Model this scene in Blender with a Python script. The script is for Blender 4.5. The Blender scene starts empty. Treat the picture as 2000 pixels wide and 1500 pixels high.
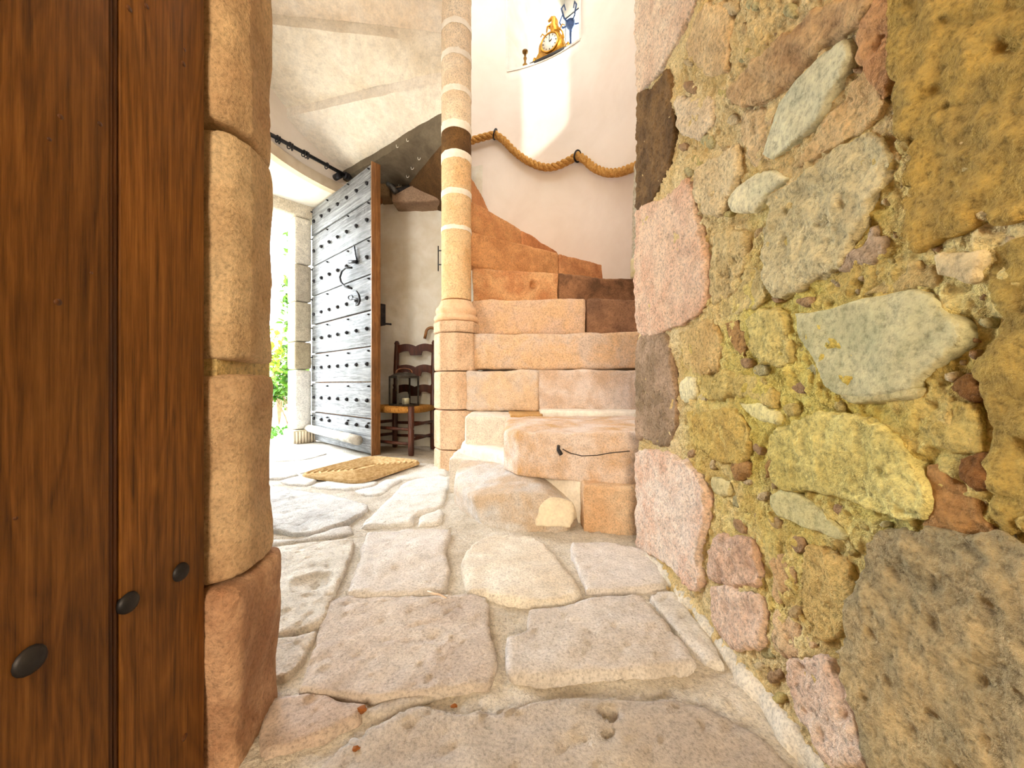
import bpy, bmesh, math, random
import numpy as np
from mathutils import Vector, Matrix

random.seed(7)
RNG = np.random.default_rng(11)
scene = bpy.context.scene
COL = scene.collection
R = math.radians

# ------------------------------------------------------------------ camera, sky, sun, lights, exposure
F, CX, CY, EYE = 750.0, 1000.0, 750.0, 0.5
cam_data = bpy.data.cameras.new('camera')
cam_data.sensor_width = 36.0
cam_data.lens = 36.0 * F / 2000.0
cam_data.clip_start = 0.02
cam = bpy.data.objects.new('camera', cam_data)
cam.location = (0, 0, EYE)
cam.rotation_euler = (R(90), 0, 0)
COL.objects.link(cam)
scene.camera = cam

world = bpy.data.worlds.new('sky')
scene.world = world
world.use_nodes = True
bg = world.node_tree.nodes['Background']
bg.inputs['Color'].default_value = (0.86, 0.94, 1.0, 1)
bg.inputs['Strength'].default_value = 14.0

def soften(c, k):
    l = 0.35 * c[0] + 0.5 * c[1] + 0.15 * c[2]
    return tuple(min(250, (v + (l - v) * k) * 1.04) for v in c)

def add_light(name, kind, loc, energy, color, **kw):
    d = bpy.data.lights.new(name, kind)
    d.energy = energy
    d.color = color
    for k, v in kw.items():
        setattr(d, k, v)
    o = bpy.data.objects.new(name, d)
    o.location = loc
    COL.objects.link(o)
    return o

def aim(o, target):
    o.rotation_euler = (Vector(target) - o.location).to_track_quat('-Z', 'Y').to_euler()

sun = add_light('sun', 'SUN', (0, -4, 6), 1.5, (1.0, 0.97, 0.92), angle=R(1.4))
SUN_EL = 35.0
sun.rotation_euler = (R(90 - SUN_EL), 0, R(-8))

room_light = add_light('room_fill_light', 'AREA', (-0.1, -2.3, 1.3), 53.0, (1.0, 0.81, 0.56), shape='RECTANGLE', size=1.0, size_y=1.0)  # warm fill added behind the camera; the room has no window
aim(room_light, (0.0, 1.0, 0.75))
stair_light = add_light('stair_fill_light', 'AREA', (-0.1, 2.2, 5.7), 18.0, (1.0, 0.96, 0.92), shape='DISK', size=1.3)  # overhead fill added to brighten the tower shaft, no fitting modelled

vest_light = add_light('vestibule_fill', 'AREA', (-1.35, 1.0, 1.55), 7.0, (1.0, 0.97, 0.92), shape='DISK', size=0.5)  # added fill hidden behind the jamb, lifts the soffit and whitewashed wall
aim(vest_light, (-0.85, 2.9, 1.7))

scene.view_settings.view_transform = 'Standard'
scene.view_settings.look = 'None'
scene.view_settings.gamma = 1.0
scene.view_settings.exposure = 1.0
scene.view_settings.use_curve_mapping = False
scene.cycles.use_denoising = True
scene.cycles.max_bounces = 8
scene.cycles.diffuse_bounces = 4
scene.cycles.sample_clamp_indirect = 6.0

# ------------------------------------------------------------------ helpers
def lin(c):
    c = c / 255.0
    return c / 12.92 if c <= 0.04045 else ((c + 0.055) / 1.055) ** 2.4

def rgb(r, g, b):
    return (lin(r), lin(g), lin(b), 1.0)

def ray(px, py):
    return Vector(((px - CX) / F, 1.0, (CY - py) / F))

EYEV = Vector((0, 0, EYE))
def onX(px, py, x): d = ray(px, py); return EYEV + d * (x / d.x)
def onY(px, py, y): return EYEV + ray(px, py) * y
def onZ(px, py, z): d = ray(px, py); return EYEV + d * ((z - EYE) / d.z)
def onP(px, py, p0, n):
    d = ray(px, py)
    return EYEV + d * ((Vector(p0) - EYEV).dot(n) / d.dot(n))

# --- gradient noise in numpy
_perm = np.arange(256); RNG.shuffle(_perm); _perm = np.concatenate([_perm, _perm, _perm])
_g = RNG.normal(size=(256, 3)); _g /= np.linalg.norm(_g, axis=1)[:, None]
def pnoise(p):
    i = np.floor(p).astype(np.int64); f = p - i; i &= 255
    u = f * f * f * (f * (f * 6 - 15) + 10)
    def gr(dx, dy, dz):
        h = _perm[_perm[_perm[i[:, 0] + dx] + i[:, 1] + dy] + i[:, 2] + dz]
        return ((f - np.array((dx, dy, dz))) * _g[h]).sum(1)
    def lp(a, b, t): return a + (b - a) * t
    x00 = lp(gr(0,0,0), gr(1,0,0), u[:,0]); x10 = lp(gr(0,1,0), gr(1,1,0), u[:,0])
    x01 = lp(gr(0,0,1), gr(1,0,1), u[:,0]); x11 = lp(gr(0,1,1), gr(1,1,1), u[:,0])
    return lp(lp(x00, x10, u[:,1]), lp(x01, x11, u[:,1]), u[:,2])
def fbm(p, octv=3):
    a, s, t = 1.0, 0.0, 0.0
    for k in range(octv):
        s = s + a * pnoise(p * (2.03 ** k) + 17.3 * k); t += a; a *= 0.5
    return s / t * 1.6

# --- object building
def link(name, me, m=None, parent=None):
    o = bpy.data.objects.new(name, me)
    COL.objects.link(o)
    if parent is not None:
        o.parent = parent
    if m is not None and me is not None:
        me.materials.append(m)
    return o

def empty(name, loc=(0, 0, 0), rz=0.0):
    o = bpy.data.objects.new(name, None)
    o.location = loc
    o.rotation_euler = (0, 0, rz)
    o.empty_display_size = 0.05
    COL.objects.link(o)
    return o

def tag(o, label=None, cat=None, group=None, kind=None):
    if label: o['label'] = label
    if cat: o['category'] = cat
    if group: o['group'] = group
    if kind: o['kind'] = kind
    return o

def mesh_of(bm, name='mesh', smooth=True):
    bmesh.ops.recalc_face_normals(bm, faces=bm.faces)
    me = bpy.data.meshes.new(name)
    bm.to_mesh(me)
    bm.free()
    if smooth:
        me.shade_smooth()
    return me

def sharp(o, deg=35):
    me = o.data
    me.shade_smooth()
    me.set_sharp_from_angle(angle=R(deg))
    return o

def from_vf(name, verts, faces, m=None, parent=None, smooth=False):
    me = bpy.data.meshes.new(name)
    me.from_pydata([tuple(v) for v in verts], [], faces)
    me.update()
    if smooth: me.shade_smooth()
    return link(name, me, m, parent)

def add_box(bm, c, s, rot=None, bevel=0.0, seg=2):
    r = bmesh.ops.create_cube(bm, size=1.0)
    vs = r['verts']
    for v in vs:
        v.co = Vector((v.co.x * s[0], v.co.y * s[1], v.co.z * s[2]))
    if bevel > 0:
        es = list({e for v in vs for e in v.link_edges})
        rr = bmesh.ops.bevel(bm, geom=es, offset=bevel, segments=seg, profile=0.6, affect='EDGES')
        vs = list({v for f in rr['faces'] for v in f.verts} | {v for v in vs if v.is_valid})
    for v in vs:
        co = v.co
        if rot is not None: co = rot @ co
        v.co = co + Vector(c)

def box(name, c, s, m, parent=None, rot=None, bevel=0.0, seg=2):
    bm = bmesh.new()
    add_box(bm, c, s, rot, bevel, seg)
    o = link(name, mesh_of(bm, name, False), m, parent)
    if bevel > 0: sharp(o, 40)
    return o

def prism_bm(poly, z0, z1, bm=None):
    """plan polygon (x, y[, dz0, dz1]) raised from z0 to z1"""
    bm = bm or bmesh.new()
    lo = [bm.verts.new((p[0], p[1], z0 + (p[2] if len(p) > 2 else 0))) for p in poly]
    hi = [bm.verts.new((p[0], p[1], z1 + (p[3] if len(p) > 3 else 0))) for p in poly]
    n = len(poly)
    bm.faces.new(lo[::-1]); bm.faces.new(hi)
    for i in range(n):
        bm.faces.new((lo[i], lo[(i + 1) % n], hi[(i + 1) % n], hi[i]))
    bmesh.ops.recalc_face_normals(bm, faces=bm.faces)
    return bm

def prism(name, poly, z0, z1, m, parent=None):
    return link(name, mesh_of(prism_bm(poly, z0, z1), name, False), m, parent)

def hull_bm(pts):
    bm = bmesh.new()
    vs = [bm.verts.new(p) for p in pts]
    r = bmesh.ops.convex_hull(bm, input=vs)
    dead = [g for g in set(r['geom_interior']) | set(r['geom_unused']) if isinstance(g, bmesh.types.BMVert)]
    if dead: bmesh.ops.delete(bm, geom=dead, context='VERTS')
    return bm

def frames(pts):
    pts = [Vector(p) for p in pts]
    out = []
    n = None
    for i, p in enumerate(pts):
        t = (pts[min(i + 1, len(pts) - 1)] - pts[max(i - 1, 0)]).normalized()
        if n is None:
            a = Vector((0, 0, 1)) if abs(t.z) < 0.9 else Vector((1, 0, 0))
            n = (a - t * a.dot(t)).normalized()
        else:
            n = (n - t * n.dot(t)).normalized()
        out.append((p, t, n, t.cross(n)))
    return out

def add_tube(bm, pts, r, n=8, closed=False, cap=True):
    rs = r if isinstance(r, (list, tuple)) else [r] * len(pts)
    rings = []
    for (p, t, a, b), rr in zip(frames(pts), rs):
        rings.append([bm.verts.new(p + (a * math.cos(2 * math.pi * k / n) + b * math.sin(2 * math.pi * k / n)) * rr) for k in range(n)])
    m = len(rings)
    for i in range(m if closed else m - 1):
        A, B = rings[i], rings[(i + 1) % m]
        for k in range(n):
            bm.faces.new((A[k], A[(k + 1) % n], B[(k + 1) % n], B[k]))
    if cap and not closed:
        bm.faces.new(rings[0][::-1]); bm.faces.new(rings[-1])

def tube(name, pts, r, m, parent=None, n=8, closed=False):
    bm = bmesh.new()
    add_tube(bm, pts, r, n, closed)
    return link(name, mesh_of(bm, name), m, parent)

def ring_pts(c, axis, r, n=20):
    axis = Vector(axis).normalized()
    a = axis.orthogonal().normalized(); b = axis.cross(a)
    return [Vector(c) + (a * math.cos(2 * math.pi * k / n) + b * math.sin(2 * math.pi * k / n)) * r for k in range(n)]

def add_loop(bm, pts, r, n=6):
    """closed tube round a planar loop"""
    pts = [Vector(p) for p in pts]
    m = len(pts)
    nrm = Vector((0, 0, 0)); c = sum(pts, Vector()) / m
    for i in range(m): nrm += (pts[i] - c).cross(pts[(i + 1) % m] - c)
    nrm.normalize()
    rings = []
    for i in range(m):
        t = (pts[(i + 1) % m] - pts[i - 1]).normalized()
        a = nrm; b = t.cross(a)
        rings.append([bm.verts.new(pts[i] + (a * math.cos(2 * math.pi * k / n) + b * math.sin(2 * math.pi * k / n)) * r) for k in range(n)])
    for i in range(m):
        A, B = rings[i], rings[(i + 1) % m]
        for k in range(n):
            bm.faces.new((A[k], A[(k + 1) % n], B[(k + 1) % n], B[k]))

def add_lathe(bm, prof, c=(0, 0, 0), n=24, rot=None):
    """profile [(r, z)] turned about z"""
    rings = []
    for r, z in prof:
        rg = []
        for k in range(n):
            v = Vector((max(r, 1e-4) * math.cos(2 * math.pi * k / n), max(r, 1e-4) * math.sin(2 * math.pi * k / n), z))
            if rot is not None: v = rot @ v
            rg.append(bm.verts.new(v + Vector(c)))
        rings.append(rg)
    for A, B in zip(rings, rings[1:]):
        for k in range(n):
            bm.faces.new((A[k], A[(k + 1) % n], B[(k + 1) % n], B[k]))
    bm.faces.new(rings[0][::-1]); bm.faces.new(rings[-1])

def lathe(name, prof, m, parent=None, c=(0, 0, 0), n=24, rot=None, sh=None):
    bm = bmesh.new()
    add_lathe(bm, prof, c, n, rot)
    o = link(name, mesh_of(bm, name), m, parent)
    if sh: sharp(o, sh)
    return o

def grid(name, us, vs, fn, m, parent=None, skip=None, smooth=True):
    us, vs = list(us), list(vs)
    verts = [fn(u, v) for v in vs for u in us]
    nu = len(us)
    faces = []
    for j in range(len(vs) - 1):
        for i in range(nu - 1):
            if skip and skip(0.5 * (us[i] + us[i + 1]), 0.5 * (vs[j] + vs[j + 1])): continue
            faces.append((j * nu + i, j * nu + i + 1, (j + 1) * nu + i + 1, (j + 1) * nu + i))
    return from_vf(name, verts, faces, m, parent, smooth)

# --- stones: rough solids, remeshed, worn and roughened in one pass at the end
ROCKS = []
DENTS = []   # worn hollows and holes: centre, radius, depth
def rock(name, bm, col, col2, m, parent=None, voxel=0.012, smooth=3, amp=0.004, sc=14.0, amp2=0.0, sc2=4.0, pit=0.0, mix=0.5, strata=None, dull=0.32):
    bmesh.ops.recalc_face_normals(bm, faces=bm.faces)
    me = bpy.data.meshes.new(name)
    bm.to_mesh(me); bm.free()
    o = link(name, me, m, parent)
    o.color = rgb(*soften(col, dull))
    o['col2'] = [float(x) for x in rgb(*soften(col2, dull))[:3]]
    o['mix'] = float(mix)
    md = o.modifiers.new('remesh', 'REMESH')
    md.mode = 'VOXEL'
    md.voxel_size = voxel
    ROCKS.append((o, smooth, amp, sc, amp2, sc2, pit, strata))
    return o

def finish_rocks():
    dg = bpy.context.evaluated_depsgraph_get()
    new = [(r, bpy.data.meshes.new_from_object(r[0].evaluated_get(dg))) for r in ROCKS]
    for (o, smooth, amp, sc, amp2, sc2, pit, strata), me in new:
        nv = len(me.vertices)
        old = o.data
        o.modifiers.clear()
        if nv == 0:
            continue
        co = np.empty(nv * 3, np.float32); me.vertices.foreach_get('co', co); co = co.reshape(-1, 3).astype(np.float64)
        ed = np.empty(len(me.edges) * 2, np.int32); me.edges.foreach_get('vertices', ed); ed = ed.reshape(-1, 2)
        deg = np.bincount(ed.ravel(), minlength=nv).astype(np.float64)[:, None]
        for _ in range(smooth):
            acc = np.zeros_like(co)
            for c in range(3):
                acc[:, c] = np.bincount(ed[:, 0], co[ed[:, 1], c], nv) + np.bincount(ed[:, 1], co[ed[:, 0], c], nv)
            co = 0.4 * co + 0.6 * acc / np.maximum(deg, 1)
        me.vertices.foreach_set('co', co.astype(np.float32).ravel()); me.update()
        no = np.empty(nv * 3, np.float32); me.vertices.foreach_get('normal', no); no = no.reshape(-1, 3)
        q = co
        if strata is not None: q = co * np.array(strata)
        d = amp * fbm(q * sc, 4)
        if amp2: d = d + amp2 * fbm(co * sc2 + 5.1, 2)
        if pit:
            h = fbm(q * 55.0 + 9.0, 2)
            d = d - pit * np.clip(h - 0.25, 0, 0.5) * 3
        for c_, r_d, dep in DENTS:
            q2 = ((co - np.array(c_)) ** 2).sum(1) / (r_d * r_d)
            d = d - dep * np.clip(1 - q2, 0, 1) ** 0.7
        co = co + no * d[:, None]
        me.vertices.foreach_set('co', co.astype(np.float32).ravel())
        me.shade_smooth()
        me.materials.clear()
        for mm in old.materials: me.materials.append(mm)
        nm = old.name
        o.data = me
        bpy.data.meshes.remove(old)
        me.name = nm

def wobble(poly, amt=0.006, step=0.03, seed=0):
    """closed 2D polygon, corners softened, edges made uneven"""
    rnd = random.Random(seed)
    pts = [Vector(p) for p in poly]
    n = len(pts)
    out = []
    for i in range(n):
        a, b, c, d = pts[i - 1], pts[i], pts[(i + 1) % n], pts[(i + 2) % n]
        k = max(2, min(10, int((c - b).length / step)))
        for j in range(k):
            t = j / k
            lp = b.lerp(c, t)
            cr = 0.5 * ((2 * b) + (c - a) * t + (2 * a - 5 * b + 4 * c - d) * t * t + (3 * b - a - 3 * c + d) * t ** 3)
            q = lp.lerp(cr, 0.45)
            e = (c - b).normalized() if (c - b).length > 1e-6 else Vector((1, 0))
            out.append(q + Vector((-e.y, e.x)) * rnd.uniform(-amt, amt))
    return out

# ------------------------------------------------------------------ materials
def nodes(name):
    m = bpy.data.materials.new(name)
    m.use_nodes = True
    nt = m.node_tree
    return m, nt, nt.nodes['Principled BSDF'], nt.nodes, nt.links

def ramp(nt, fac, stops):
    r = nt.nodes.new('ShaderNodeValToRGB')
    while len(r.color_ramp.elements) < len(stops): r.color_ramp.elements.new(0.5)
    for e, (p, c) in zip(r.color_ramp.elements, stops):
        e.position = p
        e.color = c if len(c) == 4 else (*c, 1)
    nt.links.new(fac, r.inputs[0])
    return r.outputs[0]

def noise(nt, vec, scale, detail=6, rough=0.6, dist=0.0):
    n = nt.nodes.new('ShaderNodeTexNoise')
    n.inputs['Scale'].default_value = scale
    n.inputs['Detail'].default_value = detail
    n.inputs['Roughness'].default_value = rough
    n.inputs['Distortion'].default_value = dist
    nt.links.new(vec, n.inputs['Vector'])
    return n.outputs['Fac']

def mixc(nt, fac, a, b, mode='MIX'):
    n = nt.nodes.new('ShaderNodeMix')
    n.data_type = 'RGBA'
    n.blend_type = mode
    for s, v in ((n.inputs[0], fac), (n.inputs[6], a), (n.inputs[7], b)):
        if isinstance(v, (int, float)): s.default_value = v
        elif isinstance(v, tuple): s.default_value = v
        else: nt.links.new(v, s)
    return n.outputs[2]

def math_n(nt, op, a, b):
    n = nt.nodes.new('ShaderNodeMath'); n.operation = op
    for s, v in zip(n.inputs, (a, b)):
        if isinstance(v, (int, float)): s.default_value = v
        else: nt.links.new(v, s)
    return n.outputs[0]

def coords(nt, scale=None, kind='Object'):
    t = nt.nodes.new('ShaderNodeTexCoord')
    if scale is None: return t.outputs[kind]
    mp = nt.nodes.new('ShaderNodeMapping')
    mp.inputs['Scale'].default_value = scale
    nt.links.new(t.outputs[kind], mp.inputs['Vector'])
    return mp.outputs['Vector']

def bump(nt, bsdf, h, strength, dist):
    b = nt.nodes.new('ShaderNodeBump')
    b.inputs['Strength'].default_value = strength
    b.inputs['Distance'].default_value = dist
    nt.links.new(h, b.inputs['Height'])
    nt.links.new(b.outputs['Normal'], bsdf.inputs['Normal'])

def W(v): return (v, v, v, 1)

def stone_mat(name, patch=7.0, grain=140.0, strength=0.6, dist=0.003, speck=0.25, rough=0.88, spec=0.25):
    m, nt, bs, N, L = nodes(name)
    v = coords(nt)
    oi = N.new('ShaderNodeObjectInfo')
    at = N.new('ShaderNodeAttribute'); at.attribute_type = 'OBJECT'; at.attribute_name = 'col2'
    am = N.new('ShaderNodeAttribute'); am.attribute_type = 'OBJECT'; am.attribute_name = 'mix'
    big = noise(nt, v, patch, 8, 0.62, 0.4)
    f = ramp(nt, big, [(0.40, W(0)), (0.62, W(1))])
    f = math_n(nt, 'MULTIPLY', f, am.outputs['Fac'])
    c = mixc(nt, f, oi.outputs['Color'], at.outputs['Color'])
    g1 = noise(nt, v, grain, 5, 0.7)
    c = mixc(nt, 1.0, c, ramp(nt, g1, [(0.25, W(1 - 1.9 * speck)), (0.5, W(1.0)), (0.75, W(1 + 0.9 * speck))]), 'MULTIPLY')
    g2 = noise(nt, v, 28.0, 5, 0.65)
    c = mixc(nt, 1.0, c, ramp(nt, g2, [(0.25, W(0.80)), (0.55, W(1.0)), (0.8, W(1.10))]), 'MULTIPLY')
    L.new(c, bs.inputs['Base Color'])
    bs.inputs['Roughness'].default_value = rough
    bs.inputs['Specular IOR Level'].default_value = spec
    h = math_n(nt, 'ADD', math_n(nt, 'MULTIPLY', g1, 0.55), g2)
    bump(nt, bs, h, strength, dist)
    return m

M = {}
M['wallstone'] = stone_mat('rough wall stone', 9, 150, 1.0, 0.012, 0.36)
M['jambstone'] = stone_mat('jamb sandstone', 8, 190, 0.9, 0.008, 0.26)
M['schist'] = stone_mat('green schist', 11, 110, 0.9, 0.006, 0.32)
M['flag'] = stone_mat('flagstone', 6, 200, 0.9, 0.006, 0.28, 0.75, 0.3)
M['dressed'] = stone_mat('dressed sandstone', 7, 120, 0.8, 0.005, 0.28)
M['lime'] = stone_mat('pale limestone', 4.5, 110, 0.3, 0.002, 0.10)

def plain(name, c1, c2, scale=8.0, b=0.2, dist=0.002, rough=0.7, metal=0.0, spec=0.4, bscale=60.0, stretch=None, lo=0.38, hi=0.64, dist_n=0.3, speck=0.0):
    m, nt, bs, N, L = nodes(name)
    v = coords(nt, stretch)
    n = noise(nt, v, scale, 6, 0.6, dist_n)
    cc = mixc(nt, ramp(nt, n, [(lo, W(0)), (hi, W(1))]), rgb(*c1), rgb(*c2))
    if speck:
        g = noise(nt, v, 170.0, 5, 0.75)
        cc = mixc(nt, 1.0, cc, ramp(nt, g, [(0.28, W(1 - 1.8 * speck)), (0.5, W(1.0)), (0.72, W(1 + 0.8 * speck))]), 'MULTIPLY')
    L.new(cc, bs.inputs['Base Color'])
    bs.inputs['Roughness'].default_value = rough
    bs.inputs['Metallic'].default_value = metal
    bs.inputs['Specular IOR Level'].default_value = spec
    if b: bump(nt, bs, noise(nt, v, bscale, 5, 0.65), b, dist)
    return m

M['plaster'] = plain('smooth white plaster', (240, 230, 219), (232, 220, 207), 2.2, 0.12, 0.003, 0.9, spec=0.1, bscale=16)
M['whitewash'] = plain('rough whitewash', (246, 244, 234), (232, 226, 208), 5.0, 0.6, 0.006, 0.9, spec=0.1, bscale=26)
M['soffit'] = plain('white embrasure plaster', (238, 233, 224), (226, 218, 205), 4.0, 0.2, 0.003, 0.9, spec=0.1, bscale=20)
M['rubblemortar'] = plain('yellow rubble mortar', (240, 220, 172), (220, 190, 128), 8.0, 1.0, 0.012, 0.95, spec=0.1, bscale=110, speck=0.3)
_nt = M['rubblemortar'].node_tree
_bs = _nt.nodes['Principled BSDF']
_src = _bs.inputs['Base Color'].links[0].from_socket
_v = coords(_nt)
_d = _nt.nodes.new('ShaderNodeVectorMath'); _d.operation = 'DISTANCE'
_nt.links.new(_v, _d.inputs[0]); _d.inputs[1].default_value = (0.40, 0.56, 0.46)
_m = math_n(_nt, 'ADD', _d.outputs['Value'], math_n(_nt, 'MULTIPLY', noise(_nt, _v, 9.0, 5, 0.6), 0.5))
_f = ramp(_nt, _m, [(0.36, W(0.85)), (0.62, W(0.0))])
_nt.links.new(mixc(_nt, _f, _src, mixc(_nt, 1.0, _src, (0.95, 1.02, 0.50, 1), 'MULTIPLY')), _bs.inputs['Base Color'])
M['floormortar'] = plain('floor mortar', (230, 224, 214), (206, 196, 180), 9.0, 1.0, 0.010, 0.9, spec=0.15, bscale=120, speck=0.28)
M['limemortar'] = plain('lime mortar', (246, 240, 228), (234, 222, 204), 14.0, 0.4, 0.003, 0.9, spec=0.1, bscale=90)
M['iron'] = plain('black iron', (34, 34, 38), (58, 56, 58), 30, 0.3, 0.001, 0.5, 0.6, bscale=140)
M['steel'] = plain('worn grey steel', (120, 124, 130), (80, 84, 90), 30, 0.2, 0.001, 0.4, 0.8, bscale=140)
M['zinc'] = plain('dull zinc frame', (104, 100, 92), (70, 66, 60), 30, 0.15, 0.001, 0.45, 0.7, bscale=120)
M['gilt'] = plain('gilt bronze', (222, 172, 66), (166, 112, 34), 26, 0.3, 0.002, 0.35, 0.75, bscale=90)
M['brass'] = plain('old brass', (150, 112, 44), (104, 74, 30), 26, 0.1, 0.001, 0.4, 0.7)
M['blueiron'] = plain('blue black iron', (38, 54, 88), (60, 80, 120), 26, 0.1, 0.001, 0.5, 0.3)
M['dial'] = plain('enamel dial', (240, 240, 228), (228, 230, 218), 9, 0, rough=0.3)
M['black'] = plain('black paint', (22, 20, 20), (34, 32, 32), 20, 0, rough=0.5)
M['rope'] = plain('hemp rope', (206, 160, 92), (166, 118, 58), 60, 0.6, 0.002, 0.9, spec=0.1, bscale=260)
M['ropepale'] = plain('pale cotton rope', (226, 222, 206), (188, 180, 158), 60, 0.6, 0.002, 0.9, spec=0.1, bscale=260)
M['tape'] = plain('cream rope whipping', (236, 230, 200), (220, 206, 150), 20, 0.2, 0.001, 0.8)
M['chairwood'] = plain('dark turned wood', (92, 46, 28), (60, 28, 18), 10, 0.15, 0.001, 0.4, spec=0.5, stretch=(6, 6, 1))
M['rush'] = plain('woven rush', (204, 148, 70), (150, 96, 36), 30, 0.8, 0.003, 0.8, spec=0.2, bscale=160, stretch=(1, 5, 1))
M['leather'] = plain('tan leather', (150, 98, 62), (112, 66, 40), 20, 0.2, 0.001, 0.5)
M['candle'] = plain('cream wax', (240, 232, 204), (232, 222, 190), 8, 0, rough=0.5)
M['cane'] = plain('bent wood cane', (158, 110, 62), (120, 76, 40), 14, 0.1, 0.001, 0.4)
M['coir'] = plain('coir braid', (224, 196, 148), (190, 152, 102), 40, 1.0, 0.004, 0.95, spec=0.05, bscale=240)
M['leaf'] = plain('green leaves', (82, 120, 22), (40, 78, 14), 7, 0, rough=0.5)
M['leafyellow'] = plain('yellow green leaves', (130, 140, 34), (76, 110, 24), 7, 0, rough=0.5)
M['grass'] = plain('grass', (70, 116, 28), (44, 86, 22), 9, 0, rough=0.7)
M['stem'] = plain('vine stem', (110, 88, 60), (80, 62, 40), 12, 0.3, 0.002, 0.8)
M['ground'] = plain('pale gravel', (196, 186, 168), (164, 152, 130), 6, 0.5, 0.01, 0.95, spec=0.1, bscale=60)
M['roomwall'] = plain('room plaster', (226, 206, 172), (212, 190, 152), 3, 0.2, 0.003, 0.9, spec=0.1)

def leafy(m):
    bs = m.node_tree.nodes['Principled BSDF']
    bs.inputs['Subsurface Weight'].default_value = 0.0
leafy(M['leaf'])

def wood(name, c_lo, c_mid, c_hi, axis, fine=90.0, rough=0.42, spec=0.4, b=0.25, knot=3.0):
    """long grain along the given axis, with wandering figure"""
    m, nt, bs, N, L = nodes(name)
    s = [1.0, 1.0, 1.0]; s[axis] = 0.035
    v = coords(nt, tuple(s))
    s2 = [1.0, 1.0, 1.0]; s2[axis] = 0.12
    v2 = coords(nt, tuple(s2))
    fig = noise(nt, v2, knot * 4, 3, 0.5, 1.6)
    wv = math_n(nt, 'FRACT', math_n(nt, 'MULTIPLY', fig, 11.0), 0.0)
    wv = math_n(nt, 'ABSOLUTE', math_n(nt, 'SUBTRACT', wv, 0.5), 0.0)
    g = noise(nt, v, fine, 7, 0.7, 0.2)
    g2 = noise(nt, v, fine * 3.2, 4, 0.7, 0.1)
    t = math_n(nt, 'ADD', math_n(nt, 'MULTIPLY', g, 0.62), math_n(nt, 'MULTIPLY', wv, 0.16))
    t = math_n(nt, 'ADD', t, math_n(nt, 'MULTIPLY', g2, 0.25))
    c = ramp(nt, t, [(0.32, rgb(*c_lo)), (0.48, rgb(*c_mid)), (0.66, rgb(*c_hi))])
    big = noise(nt, coords(nt), 5.0, 4, 0.6)
    c = mixc(nt, 1.0, c, ramp(nt, big, [(0.3, W(0.72)), (0.6, W(1.08))]), 'MULTIPLY')
    L.new(c, bs.inputs['Base Color'])
    bs.inputs['Roughness'].default_value = rough
    bs.inputs['Specular IOR Level'].default_value = spec
    bump(nt, bs, t, b, 0.004)
    return m
M['oak'] = wood('brown oak', (70, 42, 16), (128, 82, 34), (164, 112, 54), 2, 150, 0.55, 0.2)
M['oakdark'] = wood('dark oak groove', (50, 26, 10), (92, 52, 20), (120, 74, 32), 2)
M['grey_oak'] = wood('weathered grey oak', (62, 62, 66), (128, 130, 134), (176, 180, 184), 0, 70, 0.6, 0.35, 0.6)
M['edge_oak'] = wood('raw oak edge', (92, 58, 30), (140, 94, 52), (178, 130, 82), 2)
M['log'] = plain('grey weathered log', (214, 210, 200), (150, 140, 122), 12, 0.5, 0.004, 0.8, bscale=60)

gm, gnt, gbs, _, _ = nodes('lantern glass')
gbs.inputs['Base Color'].default_value = (0.97, 0.99, 0.985, 1)
gbs.inputs['Transmission Weight'].default_value = 1.0
gbs.inputs['Roughness'].default_value = 0.03
gbs.inputs['IOR'].default_value = 1.08
M['glass'] = gm

# ------------------------------------------------------------------ key positions of the place
NX, NY = -0.34, 2.35                       # centre of the newel
WX, WY, WR = -0.32, 2.35, 1.30             # tower wall circle
def pol(a, r, cx=WX, cy=WY): return Vector((cx + r * math.cos(R(a)), cy + r * math.sin(R(a))))
HINGE = Vector((-1.755, 3.35))
DU = Vector((-0.67, -0.742)).normalized()  # along the outer doorway, away from the hinge
DN = Vector((-0.742, 0.67)).normalized()   # out of doors
DD = -DN                                   # along the open leaf, from hinge to free edge
DW = Vector((-DD.y, DD.x))                 # through the leaf, towards its back
if DW.y < 0: DW = -DW
XR = 0.40                                  # right passage wall
XD = -0.39                                 # face of the timber door

# ------------------------------------------------------------------ floor and flagstones
xs = np.concatenate([np.arange(-2.6, -1.2, 0.06), np.arange(-1.2, 0.75, 0.008), np.arange(0.75, 1.5, 0.08)])
ys = np.concatenate([np.arange(-3.6, 0.35, 0.1), np.arange(0.35, 1.6, 0.007), np.arange(1.6, 3.7, 0.03)])
XX, YY = np.meshgrid(xs, ys)
fp = np.stack([XX.ravel(), YY.ravel(), np.zeros(XX.size)], 1)
fz = -0.004 + 0.007 * fbm(fp * 9, 3) + 0.006 * fbm(fp * 50, 3)
far = (fp[:, 0] - HINGE.x) * DN.x + (fp[:, 1] - HINGE.y) * DN.y
fz = np.where(far > 0.05, -0.12, fz)
nu = len(xs)
ff = [(j * nu + i, j * nu + i + 1, (j + 1) * nu + i + 1, (j + 1) * nu + i) for j in range(len(ys) - 1) for i in range(nu - 1)]
floor = from_vf('floor', np.column_stack([fp[:, 0], fp[:, 1], fz]), ff, M['floormortar'], None, True)
tag(floor, 'worn uneven flagstone floor bedded in pale mortar', kind='structure')

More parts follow.
